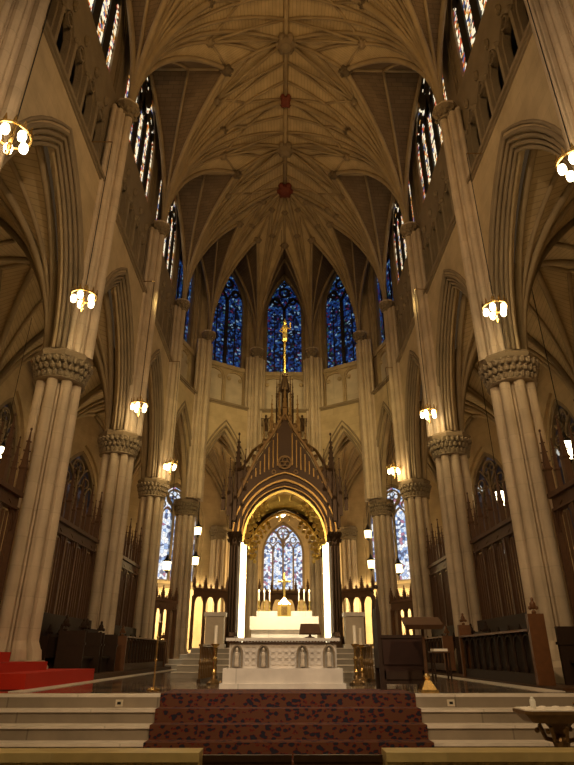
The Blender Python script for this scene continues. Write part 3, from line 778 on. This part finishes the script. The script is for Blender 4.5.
def canopy_face(yy, fl, nm):
    m = MB(); cur = arch_panel(m, -BX, BX, 4.3, 7.35, [(BX-.22, 6.75, .14), (BX-.34, 6.55, .1)], 4.3, n=10)
    v0 = m
    o = MB(); o.v = [(x, y+yy, z) for x, y, z in m.v]; o.f = m.f
    o.box(-BX, BX, yy-.13, yy+.13, 7.2, 7.4)
    o.build('arch_front', 'dark_bronze', t)
    g = MB()
    g.plate([(-2.05, 6.15), (-1.2, 8.0), (-.5, 9.1), (0, 10.0), (.5, 9.1), (1.2, 8.0), (2.05, 6.15), (0, 6.9)], yy-.06, yy+.06)
    g.build('gable', 'dark_bronze', t)
    g = MB(); g.ribbon([(-2.15, 6.05), (-1.25, 8.1), (-.5, 9.25), (0, 10.2), (.5, 9.25), (1.25, 8.1), (2.15, 6.05)], .12, yy-fl*.16-.08, yy-fl*.16+.08)
    for s_ in (-1, 1):
        for k in range(9): f = (k+.5)/9; xg = 2.15*(1-f); zg = 6.05+(2.15-xg)*2.28 if xg > 1.25 else (8.1+(1.25-xg)*1.53 if xg > .5 else 9.25+(.5-xg)*1.9); g.ball((s_*(xg+.12), yy-fl*.1, zg+.06), .12, 6, 4, (1, 1, 1.3))
    spire(g, (0, yy), .14, 9.9, 11.6, 4, 3)
    g.build('gable_crockets', 'bronze', t)
    g = MB()
    for q, w_ in ((-.30, .05), (-.12, .09), (.10, .06)):
        g.ribbon(arch_pts(BX+q, 4.5, 6.85+q*1.6+.25, 12), w_, yy-fl*.2-.05, yy-fl*.2+.05)
    g.build('arch_band', 'old_gold', t)
    g = MB()
    for s_ in (-1, 1):
        for q in range(9):
            f = q/9; x_ = 1.75*(1-f)+.15; g = MB(); g.tube([(s_*x_, yy-fl*.13, 6.3+(1.75-x_)*.55+.55), (s_*x_, yy-fl*.13, 6.2+(2.05-x_)*1.75)], .035, 5); g.build('gable_bar', 'old_gold', t)
    g = MB(); bar_ring(g, 0, 7.75, .30, .07, yy-fl*.16-.05, yy-fl*.12, 16)
    for k in range(3):
        a = PI/2+k*2*PI/3; bar_ring(g, .14*math.cos(a), 7.75+.14*math.sin(a), .11, .04, yy-fl*.16-.03, yy-fl*.12, 10)
    for s_ in (-1, 1): bar_ring(g, s_*.5, 7.3, .09, .04, yy-fl*.18-.03, yy-fl*.14, 10)
    g.build('roundel', 'bronze', t)
    g = MB(); g.ribbon([(x, z-.06) for x, z in arch_pts(BX-.36, 4.3, 6.5, 10)], .10, yy-.2, yy+.2)
    for s_ in (-1, 1):
        for k in range(7):
            p = arch_pts(BX-.5, 4.2, 6.3, 9)[k+0]; g.ball((s_*abs(p[0]), yy, p[1]+.0), .16-.008*k, 7, 4, (1.1, .8, 1)); g.ball((s_*abs(p[0])*.9, yy, p[1]-.22), .10, 6, 4)
        for k in range(5):
            p = arch_pts(BX-.36, 4.3, 6.5, 10)[k*2]; g.tube([(s_*abs(p[0]), yy, p[1]), (s_*(abs(p[0])-.3), yy, p[1]-.05), (s_*(abs(p[0])-.34), yy, p[1]-.3)], .035)
    g.build('gilded_cusping', 'gilt', t)
canopy_face(y0, 1, 'front'); canopy_face(y1, -1, 'back')
for sx in (-1, 1):
    m = MB(); arch_panel(m, y0, y1, 4.3, 7.3, [(1.85, 6.6, .12), (1.75, 6.45, .08)], 4.3, n=10)
    o = MB(); o.v = [(sx*BX + y*1.0, x, z) for x, y, z in m.v]; o.f = m.f; o.build('arch_side', 'dark_bronze', t)
# canopy vault (gilded underside)
m = MB()
for sx in (-1, 1):
    for yy in (y0, y1):
        Sp = (sx*BX*.94, yy*.94, 4.4); T = [(0, yy*.94, 6.6), (0, yy*.4, 6.9), (0, 0, 7.0), (sx*1.0, 0, 6.9), (sx*BX*.94, 0, 6.5)]
        rr = [rib_arc(Sp, q, 10) for q in T]
        for a, b_ in zip(rr, rr[1:]): loft(m, a, b_)
m.uv = {}; m.build('vault', 'gilt', t, smooth=True)
# spire over the crossing of the canopy
m = MB(); m.prism([(-1,-1),(1,-1),(1,1),(-1,1)], 7.2, 7.6, sc0=1.1, sc1=1.0)
for a in range(8):
    q = a*PI/4+PI/8
    m.lathe([(.07,7.5),(.07,10.2)], (.72*math.cos(q), .72*math.sin(q), 0), 6)
    spire(m, (.72*math.cos(q), .72*math.sin(q)), .11, 9.6, 12.0, 4, 3)
    spire(m, (1.05*math.cos(q+.39), 1.05*math.sin(q+.39)), .09, 7.6, 10.6, 4, 3)
m.lathe([(.45,7.6),(.42,10.0),(.55,10.1),(.5,10.3),(.38,10.4)], (0,0,0), 8)
m.build('tower_stage', 'bronze', t)
m = MB()
for a in range(8):
    q = a*PI/4; m.lathe([(.05,10.3),(.05,12.2)], (.42*math.cos(q), .42*math.sin(q), 0), 6); spire(m, (.42*math.cos(q), .42*math.sin(q)), .075, 11.4, 13.1, 4, 2)
m.lathe([(.2,10.3),(.18,12.3),(.3,12.4),(.24,12.7),(.12,13.2),(.16,13.25),(.16,13.4)], (0,0,0), 8)
m.build('spire_stage', 'dark_bronze', t)
for sx in (-1, 1):
    m = MB(); m.tube([(sx*2.0, y0, 7.4), (sx*1.5, y0*.7, 8.6), (sx*.7, 0, 9.8)], .07, 6)
    for k in range(6):
        f = k/6; m.ball((sx*(2.0-1.3*f), y0*(1-f), 7.5+2.3*f+.1), .09, 5, 3)
    m.build('flying_buttress', 'bronze', t)
m = MB(); m.lathe([(.05,13.4),(.04,16.0),(.02,16.9)], (0,0,0), 8)
m.box(-.05, .05, -.03, .03, 13.4, 16.6)
m.lathe([(.12,0),(.16,.1),(.13,.5),(.17,.8),(.15,.98),(.06,1.04),(.1,1.12),(.1,1.24),(.03,1.34)], (0,-.1,15.4), 8)
m.tube([(-.15,-.1,16.25),(-.28,-.15,16.0),(-.12,-.25,15.85)], .045); m.tube([(.15,-.1,16.25),(.3,-.15,16.1),(.3,-.25,16.5)], .045)
m.build('finial_figure', 'gilt', t)
# lamp strips fixed inside the front columns
for sx, sd in ((-1, 'left'), (1, 'right')):
    l = thing('strip_light', 'glowing upright strip light inside the %s canopy column' % sd, 'light', (sx*1.78, 25.5, ZH))
    m = MB(); m.box(-.12, .12, -.05, .05, .02, 4.2); m.build('diffuser', 'strip_lamp', l)
    m = MB(); m.box(-.13, .13, .05, .09, .0, 4.25); m.build('housing', 'brass', l)
# statues on wall beside the spire
for sx, sd in ((-1, 'left'), (1, 'right')):
    s_ = thing('wall_statue', 'small dark angel figure on the wall %s of the canopy spire' % sd, 'statue', (sx*1.25, 36.68, 15.3))
    m = MB(); m.lathe([(.03,-.3),(.16,0),(.18,.06)], (0,0,0), 8); m.build('bracket', 'carved_stone', s_)
    m = MB(); m.lathe([(.13,.06),(.15,.3),(.11,.7),(.15,.95),(.1,1.08),(.05,1.12),(.09,1.2),(.08,1.3),(.02,1.36)], (0,0,0), 8)
    m.tube([(.1,-.05,1.0),(.3,0,1.1),(.26,.02,.5)], .05); m.tube([(-.1,-.05,1.0),(-.3,0,1.1),(-.26,.02,.5)], .05); m.build('figure', 'dark_bronze', s_)

# pedestals
for sx, sd in ((-1, 'left'), (1, 'right')):
    p = thing('stone_pedestal', 'cream stone pedestal at the foot of the %s canopy column' % sd, 'pedestal', (sx*2.75, 24.6, ZH))
    m = MB(); m.box(-.42,.42,-.4,.4,0,.15); m.build('plinth', 'white_marble', p)
    m = MB(); m.box(-.36,.36,-.34,.34,.15,1.15); m.build('block', 'pale_panel', p)
    m = MB(); m.box(-.42,.42,-.4,.4,1.15,1.3); m.build('cap_slab', 'white_marble', p)

# ------------------------------------------------------------------ parclose screens
def make_screen(L_, H, nb, label, mat, base_h=1.1, group=None, bars=3, open_low=False, zh=None):
    t = thing('parclose_screen', label, 'screen', (0,0,0), 0, group)
    w = L_/nb; x0 = -L_/2
    if not open_low:
        m = MB(); m.box(x0, -x0, -.05, .05, 0, base_h)
        for k in range(nb): m.ribbon([(x0+w*k+.12,.15),(x0+w*(k+1)-.12,.15),(x0+w*(k+1)-.12,base_h-.12),(x0+w*k+.12,base_h-.12)], .05, -.08, -.04, True)
        m.build('base_panel', mat, t)
    else:
        m = MB(); m.box(x0, -x0, -.08, .08, 0, .12); m.build('sill', mat, t)
        base_h = .1
    zh = zh or H*.66
    for k in range(nb+1):
        m = MB(); m.box(x0+w*k-.06, x0+w*k+.06, -.09, .09, 0, zh+.2); m.build('post', mat, t)
    m = MB(); m.box(x0, -x0, -.16, .16, zh+.55, zh+.68); m.box(x0, -x0, -.11, .11, zh+.2, zh+.27)
    for k in range(nb):
        cx = x0+w*(k+.5)
        mm = MB(); arch_panel(mm, cx-w/2, cx+w/2, zh-.35, zh+.55, [(w*.46, zh+.4, .05), (w*.40, zh+.3, .03)], zh-.35, cx=cx, n=5)
        m.add(mm.v, mm.f)
    m.build('tracery_head', mat, t)
    if bars:
        for k in range(nb):
            for j in range(1, bars+1):
                b_ = MB(); b_.box(x0+w*(k+j/(bars+1))-.022, x0+w*(k+j/(bars+1))+.022, -.03, .03, base_h, zh+.1); b_.build('bar', mat, t)
    for k in range(2*nb+1):
        m = MB(); big = k % 2 == 0
        spire(m, (x0+w*k/2, 0), .12 if big else .08, zh+.68, H+(.0 if big else -.45), 4, 3); m.build('pinnacle', mat, t)
    return t
simple('screen_dark', (.085, .038, .018), .6, nscale=9)
for sx, sd in ((-1, 'left'), (1, 'right')):
    lab = ['tall dark wooden screen left of the near pier' if sx < 0 else 'tall dark wooden screen right of the near pier, at the frame edge',
           'tall dark wooden screen between the first and second %s piers' % sd,
           'tall dark wooden screen between the second and third %s piers' % sd]
    proto = None
    for i in range(3):
        yc = (YP[i+1]+YP[i+2])/2
        if proto is None:
            proto = s_ = make_screen(5.5, 6.5, 5, lab[i], 'screen_dark', 1.3, 'tall choir screens', 4, False, 3.95)
        else: s_ = copy_tree(proto); s_['label'] = lab[i]
        s_.location = (sx*7.35, yc, FL); s_.rotation_euler.z = fr(None, (sx, 0))
# apse screens with open lower arches
for i in range(5):
    am = (ang[i]+ang[i+1])/2; r = HW*math.cos(PI/10)+.05
    lab = ['carved wooden screen in the left bay where the apse starts to curve', 'carved wooden screen in the diagonal bay left of the canopy', 'carved wooden screen straight behind the high altar',
           'carved wooden screen in the diagonal bay right of the canopy', 'carved wooden screen in the right bay where the apse starts to curve'][i]
    s_ = make_screen(3.0, 4.0, 4, lab, 'screen_wood', .1, 'apse screens', 0, True)
    s_.location = (r*math.cos(am), YC+r*math.sin(am), FL+.85 if i in (1,2,3) else FL)
    s_.rotation_euler.z = am-PI/2

# ------------------------------------------------------------------ lanterns
def make_crown(label):
    t = thing('hanging_lantern', label, 'lantern', (0,0,0), 0, 'crown lanterns hung along the choir')
    m = MB(); m.tube([(.36*math.cos(k*PI/8), .36*math.sin(k*PI/8), .12) for k in range(16)], .03, 6, True); m.build('crown_ring', 'brass', t)
    for k in range(12):
        a = k*PI/6; m = MB(); m.plate([(-.05,.12),(.05,.12),(0,.34)], -.01, .01)
        m.v = [((y+.36)*math.cos(a)-x*math.sin(a), (y+.36)*math.sin(a)+x*math.cos(a), z) for x, y, z in m.v]; m.build('crown_point', 'brass', t)
    for k in range(5):
        a = k*PI*.4+.3; m = MB(); m.lathe([(.03,-.14),(.075,-.1),(.09,.0),(.07,.08),(.04,.11)], (.27*math.cos(a), .27*math.sin(a), 0), 10); m.build('lamp_globe', 'lamp_glass', t)
    m = MB(); m.lathe([(.02,-.42),(.06,-.34),(.03,-.28),(.06,-.2),(.03,-.1),(.05,.1),(.03,.5)], (0,0,0), 8); m.build('stem', 'brass', t)
    m = MB(); m.tube([(0,0,.4),(0,0,6.4)], .014, 5); m.build('chain', 'iron', t)
    m = MB(); m.tube([(0,0,6.4),(.95,0,6.4)], .02); m.build('bracket_arm', 'bronze', t)
    return t
proto = None
spots = [(-5.6, 8.3, 'largest crown lantern, at the left frame edge'), (-5.95, 14.05, 'crown lantern before the near left pier'), (-6.13, 22.1, 'crown lantern before the second left pier'), (-6.15, 29.7, 'small crown lantern before the third left pier'),
         (6.0, 8.75, 'crown lantern cut by the right frame edge'), (6.2, 14.3, 'crown lantern before the near right pier'), (6.1, 22.4, 'crown lantern before the second right pier'), (6.05, 30.4, 'small crown lantern before the third right pier')]
for x, y, lab in spots:
    c_ = make_crown(lab) if proto is None else copy_tree(proto)
    if proto is None: proto = c_
    c_['label'] = lab; c_.location = (x, y, (11.0 if x < 0 else 10.85) if y < 29 else 10.75)
    c_.rotation_euler.z = PI if x < 0 else 0
    lamp('POINT', 'lantern_light', (x*.97, y-.5, 10.5), 75, CREAM, .3)
cl = copy_tree(proto); cl['label'] = 'crown lantern glowing under the arch of the bronze canopy'; cl.location = (-.25, 33.2, 9.0)
for ch in list(cl.children):
    if ch.name.startswith('bracket'): bpy.data.objects.remove(ch)
    elif ch.name.startswith('chain'): ch.scale.z = 3.4
cl['group'] = 'crown lanterns hung along the choir'
def make_box_lantern(label, group='box lanterns in the aisles', mat='lamp_glass', h=.75):
    t = thing('box_lantern', label, 'lantern', (0,0,0), 0, group)
    m = MB(); m.lathe([(.2,0),(.24,h)], (0,0,0), 6); m.build('glass_box', mat, t)
    m = MB(); m.lathe([(.27,h),(.27,h+.05),(.12,h+.2),(.03,h+.45)], (0,0,0), 6); m.build('cap', 'iron', t)
    m = MB(); m.lathe([(.02,-.18),(.1,-.06),(.21,0)], (0,0,0), 6); m.build('drop', 'iron', t)
    m = MB(); m.tube([(0,0,h+.4),(0,0,10.4)], .02, 5); m.build('chain', 'iron', t)
    return t
bl = None
for x, y, z, lab in [(9.0, 17.3, 7.2, 'white box lantern high at the right frame edge'), (9.0, 23.5, 7.2, 'white box lantern between the two right piers'), (-9.0, 17.3, 7.2, 'box lantern at the left frame edge beside the near pier')]:
    c_ = make_box_lantern(lab) if bl is None else copy_tree(bl)
    if bl is None: bl = c_
    c_['label'] = lab; c_.location = (x, y, z); c_.scale = (.75, .75, .8) if x > 0 else (.45, .45, .5)
bl2 = None
for x, y, z, lab in [(-7.2, 36.6, 6.3, 'yellow lantern beside the left stained glass window, low'), (7.15, 37.0, 6.2, 'yellow lantern beside the right stained glass window, low'),
                  (-5.95, 40.2, 9.1, 'upper white lantern before the left ambulatory window'), (-6.0, 40.2, 7.1, 'lower white lantern before the left ambulatory window'),
                  (5.85, 40.2, 8.9, 'upper white lantern before the right ambulatory window'), (5.95, 40.2, 6.9, 'lower white lantern before the right ambulatory window')]:
    c_ = make_box_lantern(lab, 'small lanterns in the ambulatory', 'soft_lamp', .5) if bl2 is None else copy_tree(bl2)
    if bl2 is None: bl2 = c_
    c_['label'] = lab; c_.location = (x, y, z)

# ------------------------------------------------------------------ choir furniture
def poppyhead(m, x, y, z, s=1):
    m.lathe([(.05*s,0),(.07*s,.04*s),(.035*s,.09*s)], (x,y,z), 8)
    m.ball((x,y,z+.22*s), .09*s, 7, 5, (.7,1,1.3)); m.ball((x,y-.09*s,z+.15*s), .055*s, 6, 4); m.ball((x,y+.09*s,z+.15*s), .055*s, 6, 4); m.ball((x,y,z+.36*s), .045*s, 6, 4, (1,1,1.6))
def make_stall(L_, label, mat='dark_wood', group='choir stalls'):
    """bench running along local x; front is -y"""
    t = thing('choir_stall', label, 'choir stall', (0,0,0), 0, group)
    for s_ in (-1, 1):
        m = MB(); x = s_*L_/2
        m.plate([(x-.04,0),(x+.04,0),(x+.04,1.15),(x-.04,1.15)], -.35, .4); m.build('end_panel', mat, t)
        m = MB(); poppyhead(m, x, .25, 1.15); m.build('poppyhead', mat, t)
        m = MB(); m.box(x-.06, x+.06, -.38, .1, .78, .84); m.build('armrest', mat, t)
    m = MB(); m.box(-L_/2, L_/2, .32, .4, .1, 1.3); m.build('back', mat, t)
    m = MB(); m.box(-L_/2, L_/2, -.2, .34, .42, .48); m.build('seat', mat, t)
    m = MB(); m.box(-L_/2, L_/2, -.1, -.05, 0, .42); m.build('riser', mat, t)
    return t
def make_desk(L_, n, label, wood, top, zh=1.1, post=1.5):
    t = thing('choir_desk', label, 'choir desk', (0,0,0))
    m = MB(); m.box(-L_/2, L_/2, -.18, .18, zh-.05, zh); m.build('top_rail', top, t)
    m = MB(); m.box(-L_/2, L_/2, -.12, .16, .0, .22); m.build('base', wood, t)
    m = MB(); m.box(-L_/2, L_/2, .08, .12, .2, zh-.05); m.build('back_panel', 'dark_wood', t)
    for k in range(n):
        x = -L_/2+.15+(L_-.3)*k/(n-1)
        m = MB(); m.lathe([(.05,.22),(.06,.3),(.035,.36),(.045,.6),(.035,zh-.25),(.065,zh-.12),(.05,zh-.05)], (x,-.08,0), 8); m.build('baluster', wood, t)
        if k < n-1:
            w = (L_-.3)/(n-1); m = MB(); m.ribbon([(x+w/2+a, b_) for a, b_ in arch_pts(w/2-.03, zh-.35, zh-.1, 5)], .03, -.1, -.06); m.build('arch_head', wood, t)
    for s_ in (-1, 1):
        m = MB(); m.box(s_*L_/2-.065, s_*L_/2+.065, -.18, .18, 0, post-.25); poppyhead(m, s_*L_/2, 0, post-.25, .8); m.build('end_post', top, t)
    return t
# wooden platforms under the stalls
# left side
s_ = make_desk(7.6, 16, 'long low wooden desk front with balusters along the left choir', 'brown_wood', 'red_wood', 1.1, 1.35); s_.location = (-5.75, 25.9, FL+.13); s_.rotation_euler.z = PI/2+PI
s_ = make_desk(5.4, 10, 'reddish wooden desk front with balusters at the right, before the piers', 'dark_wood', 'red_wood', 1.1, 1.65); s_.location = (5.45, 16.2, FL+.05); s_.rotation_euler.z = PI/2*3
s_ = make_desk(7.6, 16, 'far wooden desk front along the right choir beyond the chair', 'brown_wood', 'red_wood', 1.1, 1.35); s_.location = (5.75, 25.9, FL+.13); s_.rotation_euler.z = -PI/2
for ob in [o for o in S.objects if o.name.startswith('choir_desk') and o.parent is None]:
    if ob.location.x < 0: ob.rotation_euler.z = PI/2
ml = None
for sx, y, lab in [(-1, 18.6, 'dark stall with carved finials, nearest on the left behind the red steps'), (-1, 20.5, 'dark stall beside the second left pier, before the desk front'),
                   (1, 12.9, 'dark stall at the right frame edge, open towards the steps'), (1, 21.0, 'dark stall beyond the right desk front')]:
    c_ = make_stall(1.6, lab) if ml is None else copy_tree(ml)
    if ml is None: ml = c_
    c_['label'] = lab; c_.location = (sx*6.05, y, FL+.1) if sx < 0 else (sx*6.3, y, FL+.05); c_.rotation_euler.z = PI/2 if sx < 0 else -PI/2
for sx, sd in ((-1,'left'), (1,'right')):
    ys = ((17.4, 30.0),) if sx < 0 else ((12.4, 30.0),)
    for a, b_ in ys:
        m = MB(); m.box(min(sx*5.3, sx*6.2), max(sx*5.3, sx*6.2), a, b_, FL+.002, FL+(.13 if sx < 0 else .05)); 
        tag(m.build('stall_platform', 'brown_wood'), 'low wooden platform carrying the %s choir stalls' % sd, 'platform')
# back row of stalls against the screens, one long piece each side
bk = None
for sx, y, L_, lab in [(-1, 19.9, 5.4, 'long dark back row of stalls against the left screen, nearer bay'), (-1, 27.0, 5.4, 'long dark back row of stalls against the left screen, farther bay'),
                   (1, 19.9, 5.4, 'long dark back row of stalls against the right screen, nearer bay'), (1, 27.0, 5.4, 'long dark back row of stalls against the right screen, farther bay')]:
    if bk is None:
        t = bk = thing('back_stall_row', lab, 'choir stall', (0,0,0), 0, 'back rows of stalls')
        m = MB(); m.box(-2.7, 2.7, .1, .16, 0, 1.75); m.build('back', 'dark_wood', t)
        m = MB(); m.box(-2.7, 2.7, -.4, .1, .55, .6); m.build('seat', 'dark_wood', t)
        for k in range(7):
            m = MB(); x = -2.7+k*.9; m.plate([(x-.03,0),(x+.03,0),(x+.03,1.1),(x-.03,1.1)], -.42, .1); m.build('divider', 'dark_wood', t)
            m = MB(); poppyhead(m, x, -.1, 1.1, .8); m.build('finial', 'dark_wood', t)
    else: t = copy_tree(bk); t['label'] = lab
    t.location = (sx*6.95, y, FL+.0); t.rotation_euler.z = PI/2 if sx < 0 else -PI/2

# red carpeted steps, left
t = thing('red_steps', 'three broad steps covered in bright red carpet at the left edge', 'steps', (-5.2, 12.8, FL+.012))
m = MB(); m.box(-4.0, 0, 0, 4.6, 0, .28); m.build('lower_step', 'red_carpet', t)
m = MB(); m.box(-4.0, -.72, .35, 3.0, .28, .47); m.build('middle_step', 'red_carpet', t)
m = MB(); m.box(-4.0, -1.5, .7, 2.6, .47, .68); m.build('top_step', 'red_carpet', t)
# low dark bench on top step
t = thing('kneeling_bench', 'small dark bench standing on the top red step', 'bench', (-7.1, 14.4, FL+.012+.68))
m = MB(); m.box(-.6,.42,-.2,.2,.26,.31); m.build('seat', 'dark_wood', t)
for x in (-.55, .37):
    for y in (-.15, .15): m = MB(); m.box(x-.03,x+.03,y-.03,y+.03,0,.26); m.build('leg', 'dark_wood', t)

# throne chair facing right
t = thing('sanctuary_chair', 'dark wooden high-backed armchair seen from its side, right of the carpet', 'chair', (2.25, 12.75, FL))
m = MB(); m.plate([(-.45,0),(-.36,0),(-.38,1.4),(-.42,1.86),(-.46,1.4)], -.32, -.26); m.plate([(-.45,0),(-.36,0),(-.38,1.4),(-.42,1.86),(-.46,1.4)], .26, .32)
m.box(-.45,-.38,-.26,.26,.4,1.5); m.ball((-.42,-.29,1.9), .045, 6, 4); m.ball((-.42,.29,1.9), .045, 6, 4); m.build('backrest', 'dark_wood', t)
m = MB(); m.box(-.38,.42,-.3,.3,.34,.46); m.build('seat', 'leather', t)
for y in (-.32, .27):
    m = MB(); m.box(-.38,.44,y,y+.05,.46,.93); m.build('side_panel', 'leather', t)
    m = MB(); m.box(-.40,.47,y-.02,y+.07,.93,.99); m.build('armrest', 'dark_wood', t)
for x in (-.40, .38):
    for y in (-.3, .24): m = MB(); m.box(x,x+.07,y,y+.07,0.0,.36); m.build('leg', 'dark_wood', t)
m = MB(); m.box(-.36,.42,-.28,-.25,.12,.2); m.box(-.36,.42,-.3,-.27,.2,.34); m.build('stretcher', 'dark_wood', t)

# lectern
t = thing('lectern', 'lectern with wide sloping dark top on a slim post, brass foot', 'lectern', (2.55, 11.75, FL+.012))
m = MB(); m.prism([(-.16,-.16),(.16,-.16),(.16,.16),(-.16,.16)], 0, .05); m.prism([(-.14,-.14),(.14,-.14),(.14,.14),(-.14,.14)], .05, .2, sc0=1, sc1=.35); m.lathe([(.04,.2),(.07,.26),(.03,.32)], (0,0,0), 8); m.build('foot', 'brass', t)
m = MB(); m.lathe([(.035,.3),(.03,.6),(.035,.62),(.028,1.05),(.06,1.12)], (0,0,0), 10); m.build('post', 'brown_wood', t)
m = MB(); m.add([(-.36,.16,1.28),(.36,.16,1.28),(.36,-.2,1.13),(-.36,-.2,1.13),(-.34,.18,1.2),(.34,.18,1.2),(.34,-.16,1.05),(-.34,-.16,1.05)], [(0,1,2,3),(7,6,5,4),(0,4,5,1),(1,5,6,2),(2,6,7,3),(3,7,4,0)]); m.build('sloping_top', 'brown_wood', t)
# slender processional pole on the left
t = thing('candle_pole', 'slender brass pole candle standing left of the carpet head', 'candle stand', (-2.55, 12.3, FL+.012))
m = MB(); m.lathe([(.13,0),(.13,.03),(.03,.07)], (0,0,0), 10); m.build('foot', 'brass', t)
m = MB(); m.lathe([(.014,.06),(.014,.5),(.03,.53),(.014,.56),(.014,.9),(.03,.93),(.014,.96),(.012,1.2)], (0,0,0), 8); m.build('pole', 'brass', t)
m = MB(); m.lathe([(.035,1.2),(.04,1.22),(.018,1.23),(.018,1.36)], (0,0,0), 8); m.build('candle', 'candle_wax', t)
# floor candlesticks beside the altar
cs = None
for x, y, lab in [(1.66, 15.2, 'tall bronze floor candlestick with white candle, nearer one right of the altar'), (1.98, 16.6, 'tall bronze floor candlestick with white candle, farther one right of the altar'),
                  (-1.72, 15.2, 'tall bronze floor candlestick left of the altar')]:
    if cs is None:
        t = cs = thing('floor_candlestick', lab, 'candlestick', (0,0,0), 0, 'floor candlesticks by the altar')
        m = MB(); m.lathe([(.17,0),(.17,.04),(.06,.12),(.04,.2)], (0,0,0), 10)
        for k in range(3): m.ball((.16*math.cos(k*2*PI/3), .16*math.sin(k*2*PI/3), .04), .045, 6, 4)
        m.build('foot', 'bronze', t)
        m = MB(); m.lathe([(.035,.2),(.06,.26),(.035,.32),(.03,.5),(.065,.55),(.03,.6),(.035,.78),(.1,.85),(.1,.87)], (0,0,0), 10); m.build('stem', 'brass', t)
        m = MB(); m.lathe([(.04,.87),(.04,1.28)], (0,0,0), 10); m.build('candle', 'candle_wax', t)
    else: t = copy_tree(cs); t['label'] = lab
    t.location = (x, y, FL)
# bronze communion rail panels flanking the altar
br = None
for sx, sd in ((-1,'left'), (1,'right')):
    if br is None:
        t = br = thing('bronze_balustrade', '', 'railing', (0,0,0), 0, 'bronze balustrades beside the altar')
        m = MB(); m.box(-1.3,1.3,-.05,.05,.82,.88); m.build('handrail', 'bronze', t)
        m = MB(); m.box(-1.3,1.3,-.05,.05,.0,.08); m.build('foot_rail', 'dark_bronze', t)
        for k in range(11):
            m = MB(); x = -1.25+k*.25; m.lathe([(.03,.08),(.035,.3),(.02,.36),(.045,.45),(.02,.54),(.03,.82)], (x,0,0), 6); m.build('baluster', 'bronze', t)
    else: t = copy_tree(br)
    t['label'] = 'bronze balustrade running back from the altar on its %s side' % sd
    t.location = (sx*2.1, 17.3, FL); t.rotation_euler.z = PI/2+sx*.06
# credence stool right
t = thing('small_stand', 'small dark stand with a pale cloth, behind the lectern', 'stand', (4.0, 16.4, FL+.012))
m = MB(); m.box(-.25,.25,-.2,.2,.66,.7); m.build('top', 'brown_wood', t)
m = MB(); m.box(-.2,.16,-.21,.15,.7,.76); m.build('cloth', 'white_cloth', t)
for x in (-.2,.2):
    for y in (-.15,.15): m = MB(); m.lathe([(.02,0),(.03,.3),(.02,.5),(.03,.66)], (x,y,0), 6); m.build('leg', 'dark_wood', t)

# foreground side table
t = thing('side_table', 'bronze pedestal table with a white cloth at the bottom right', 'table', (3.62, 8.9, 0))
m = MB(); m.lathe([(.3,0),(.3,.05),(.12,.14),(.1,.2)], (0,0,0), 10); m.build('foot', 'dark_bronze', t)
m = MB(); m.lathe([(.1,.2),(.13,.3),(.075,.36),(.09,.5),(.12,.6),(.08,.68),(.16,.78),(.22,.84)], (0,0,0), 10)
for k in range(8):
    a = k*PI/4; m.tube([(.09*math.cos(a), .09*math.sin(a), .6), (.2*math.cos(a), .2*math.sin(a), .62), (.26*math.cos(a), .26*math.sin(a), .78)], .025); m.ball((.3*math.cos(a), .2*math.sin(a), .72), .035, 6, 4)
m.build('pedestal', 'bronze', t)
oct_ = [(-.5,-.22),(-.42,-.3),(.42,-.3),(.5,-.22),(.5,.22),(.42,.3),(-.42,.3),(-.5,.22)]
m = MB(); m.prism(oct_, .82, .92, sc0=.8, sc1=1.0); m.prism(oct_, .92, .96, sc0=1.02, sc1=1.02); m.build('table_top', 'bronze', t)
m = MB(); m.prism(oct_, .962, .975, sc0=.98, sc1=.98)
for k in range(14): a = k*2*PI/14; m.ball((.42*math.cos(a), .22*math.sin(a), .975), .05, 6, 4, (1.3,1,.35))
m.build('cloth', 'white_cloth', t)
t = thing('glass_cruet', 'small clear glass vessel on the cloth of the side table', 'glass', (3.30, 8.85, .985))
m = MB(); m.lathe([(.03,0),(.04,.03),(.042,.08),(.03,.11)], (0,0,0), 10); m.build('bowl', 'glass_ware', t)
m = MB(); m.lathe([(.02,.11),(.025,.12),(.008,.14)], (0,0,0), 8); m.build('stopper', 'glass_ware', t)
t = thing('small_dish', 'small dark dish at the right end of the side table', 'dish', (3.95, 8.92, .985))
m = MB(); m.lathe([(.03,0),(.07,.03),(.075,.05)], (0,0,0), 10); m.build('bowl', 'dark_bronze', t)
m = MB(); m.lathe([(.078,.045),(.078,.055)], (0,0,0), 10); m.build('rim', 'brass', t)
# outlets on the top riser
for x, lab in ((-2.85, 'small metal outlet box on the step riser left of the carpet'), (2.75, 'small metal outlet box on the step riser right of the carpet')):
    t = thing('outlet_box', lab, 'outlet', (x, 11.03, FL-.17))
    m = MB(); m.box(-.06,.06,-.03,0,.02,.12); m.build('cover', 'outlet', t)
    m = MB(); m.box(-.03,.03,-.034,-.03,.05,.09); m.build('socket', 'iron', t)
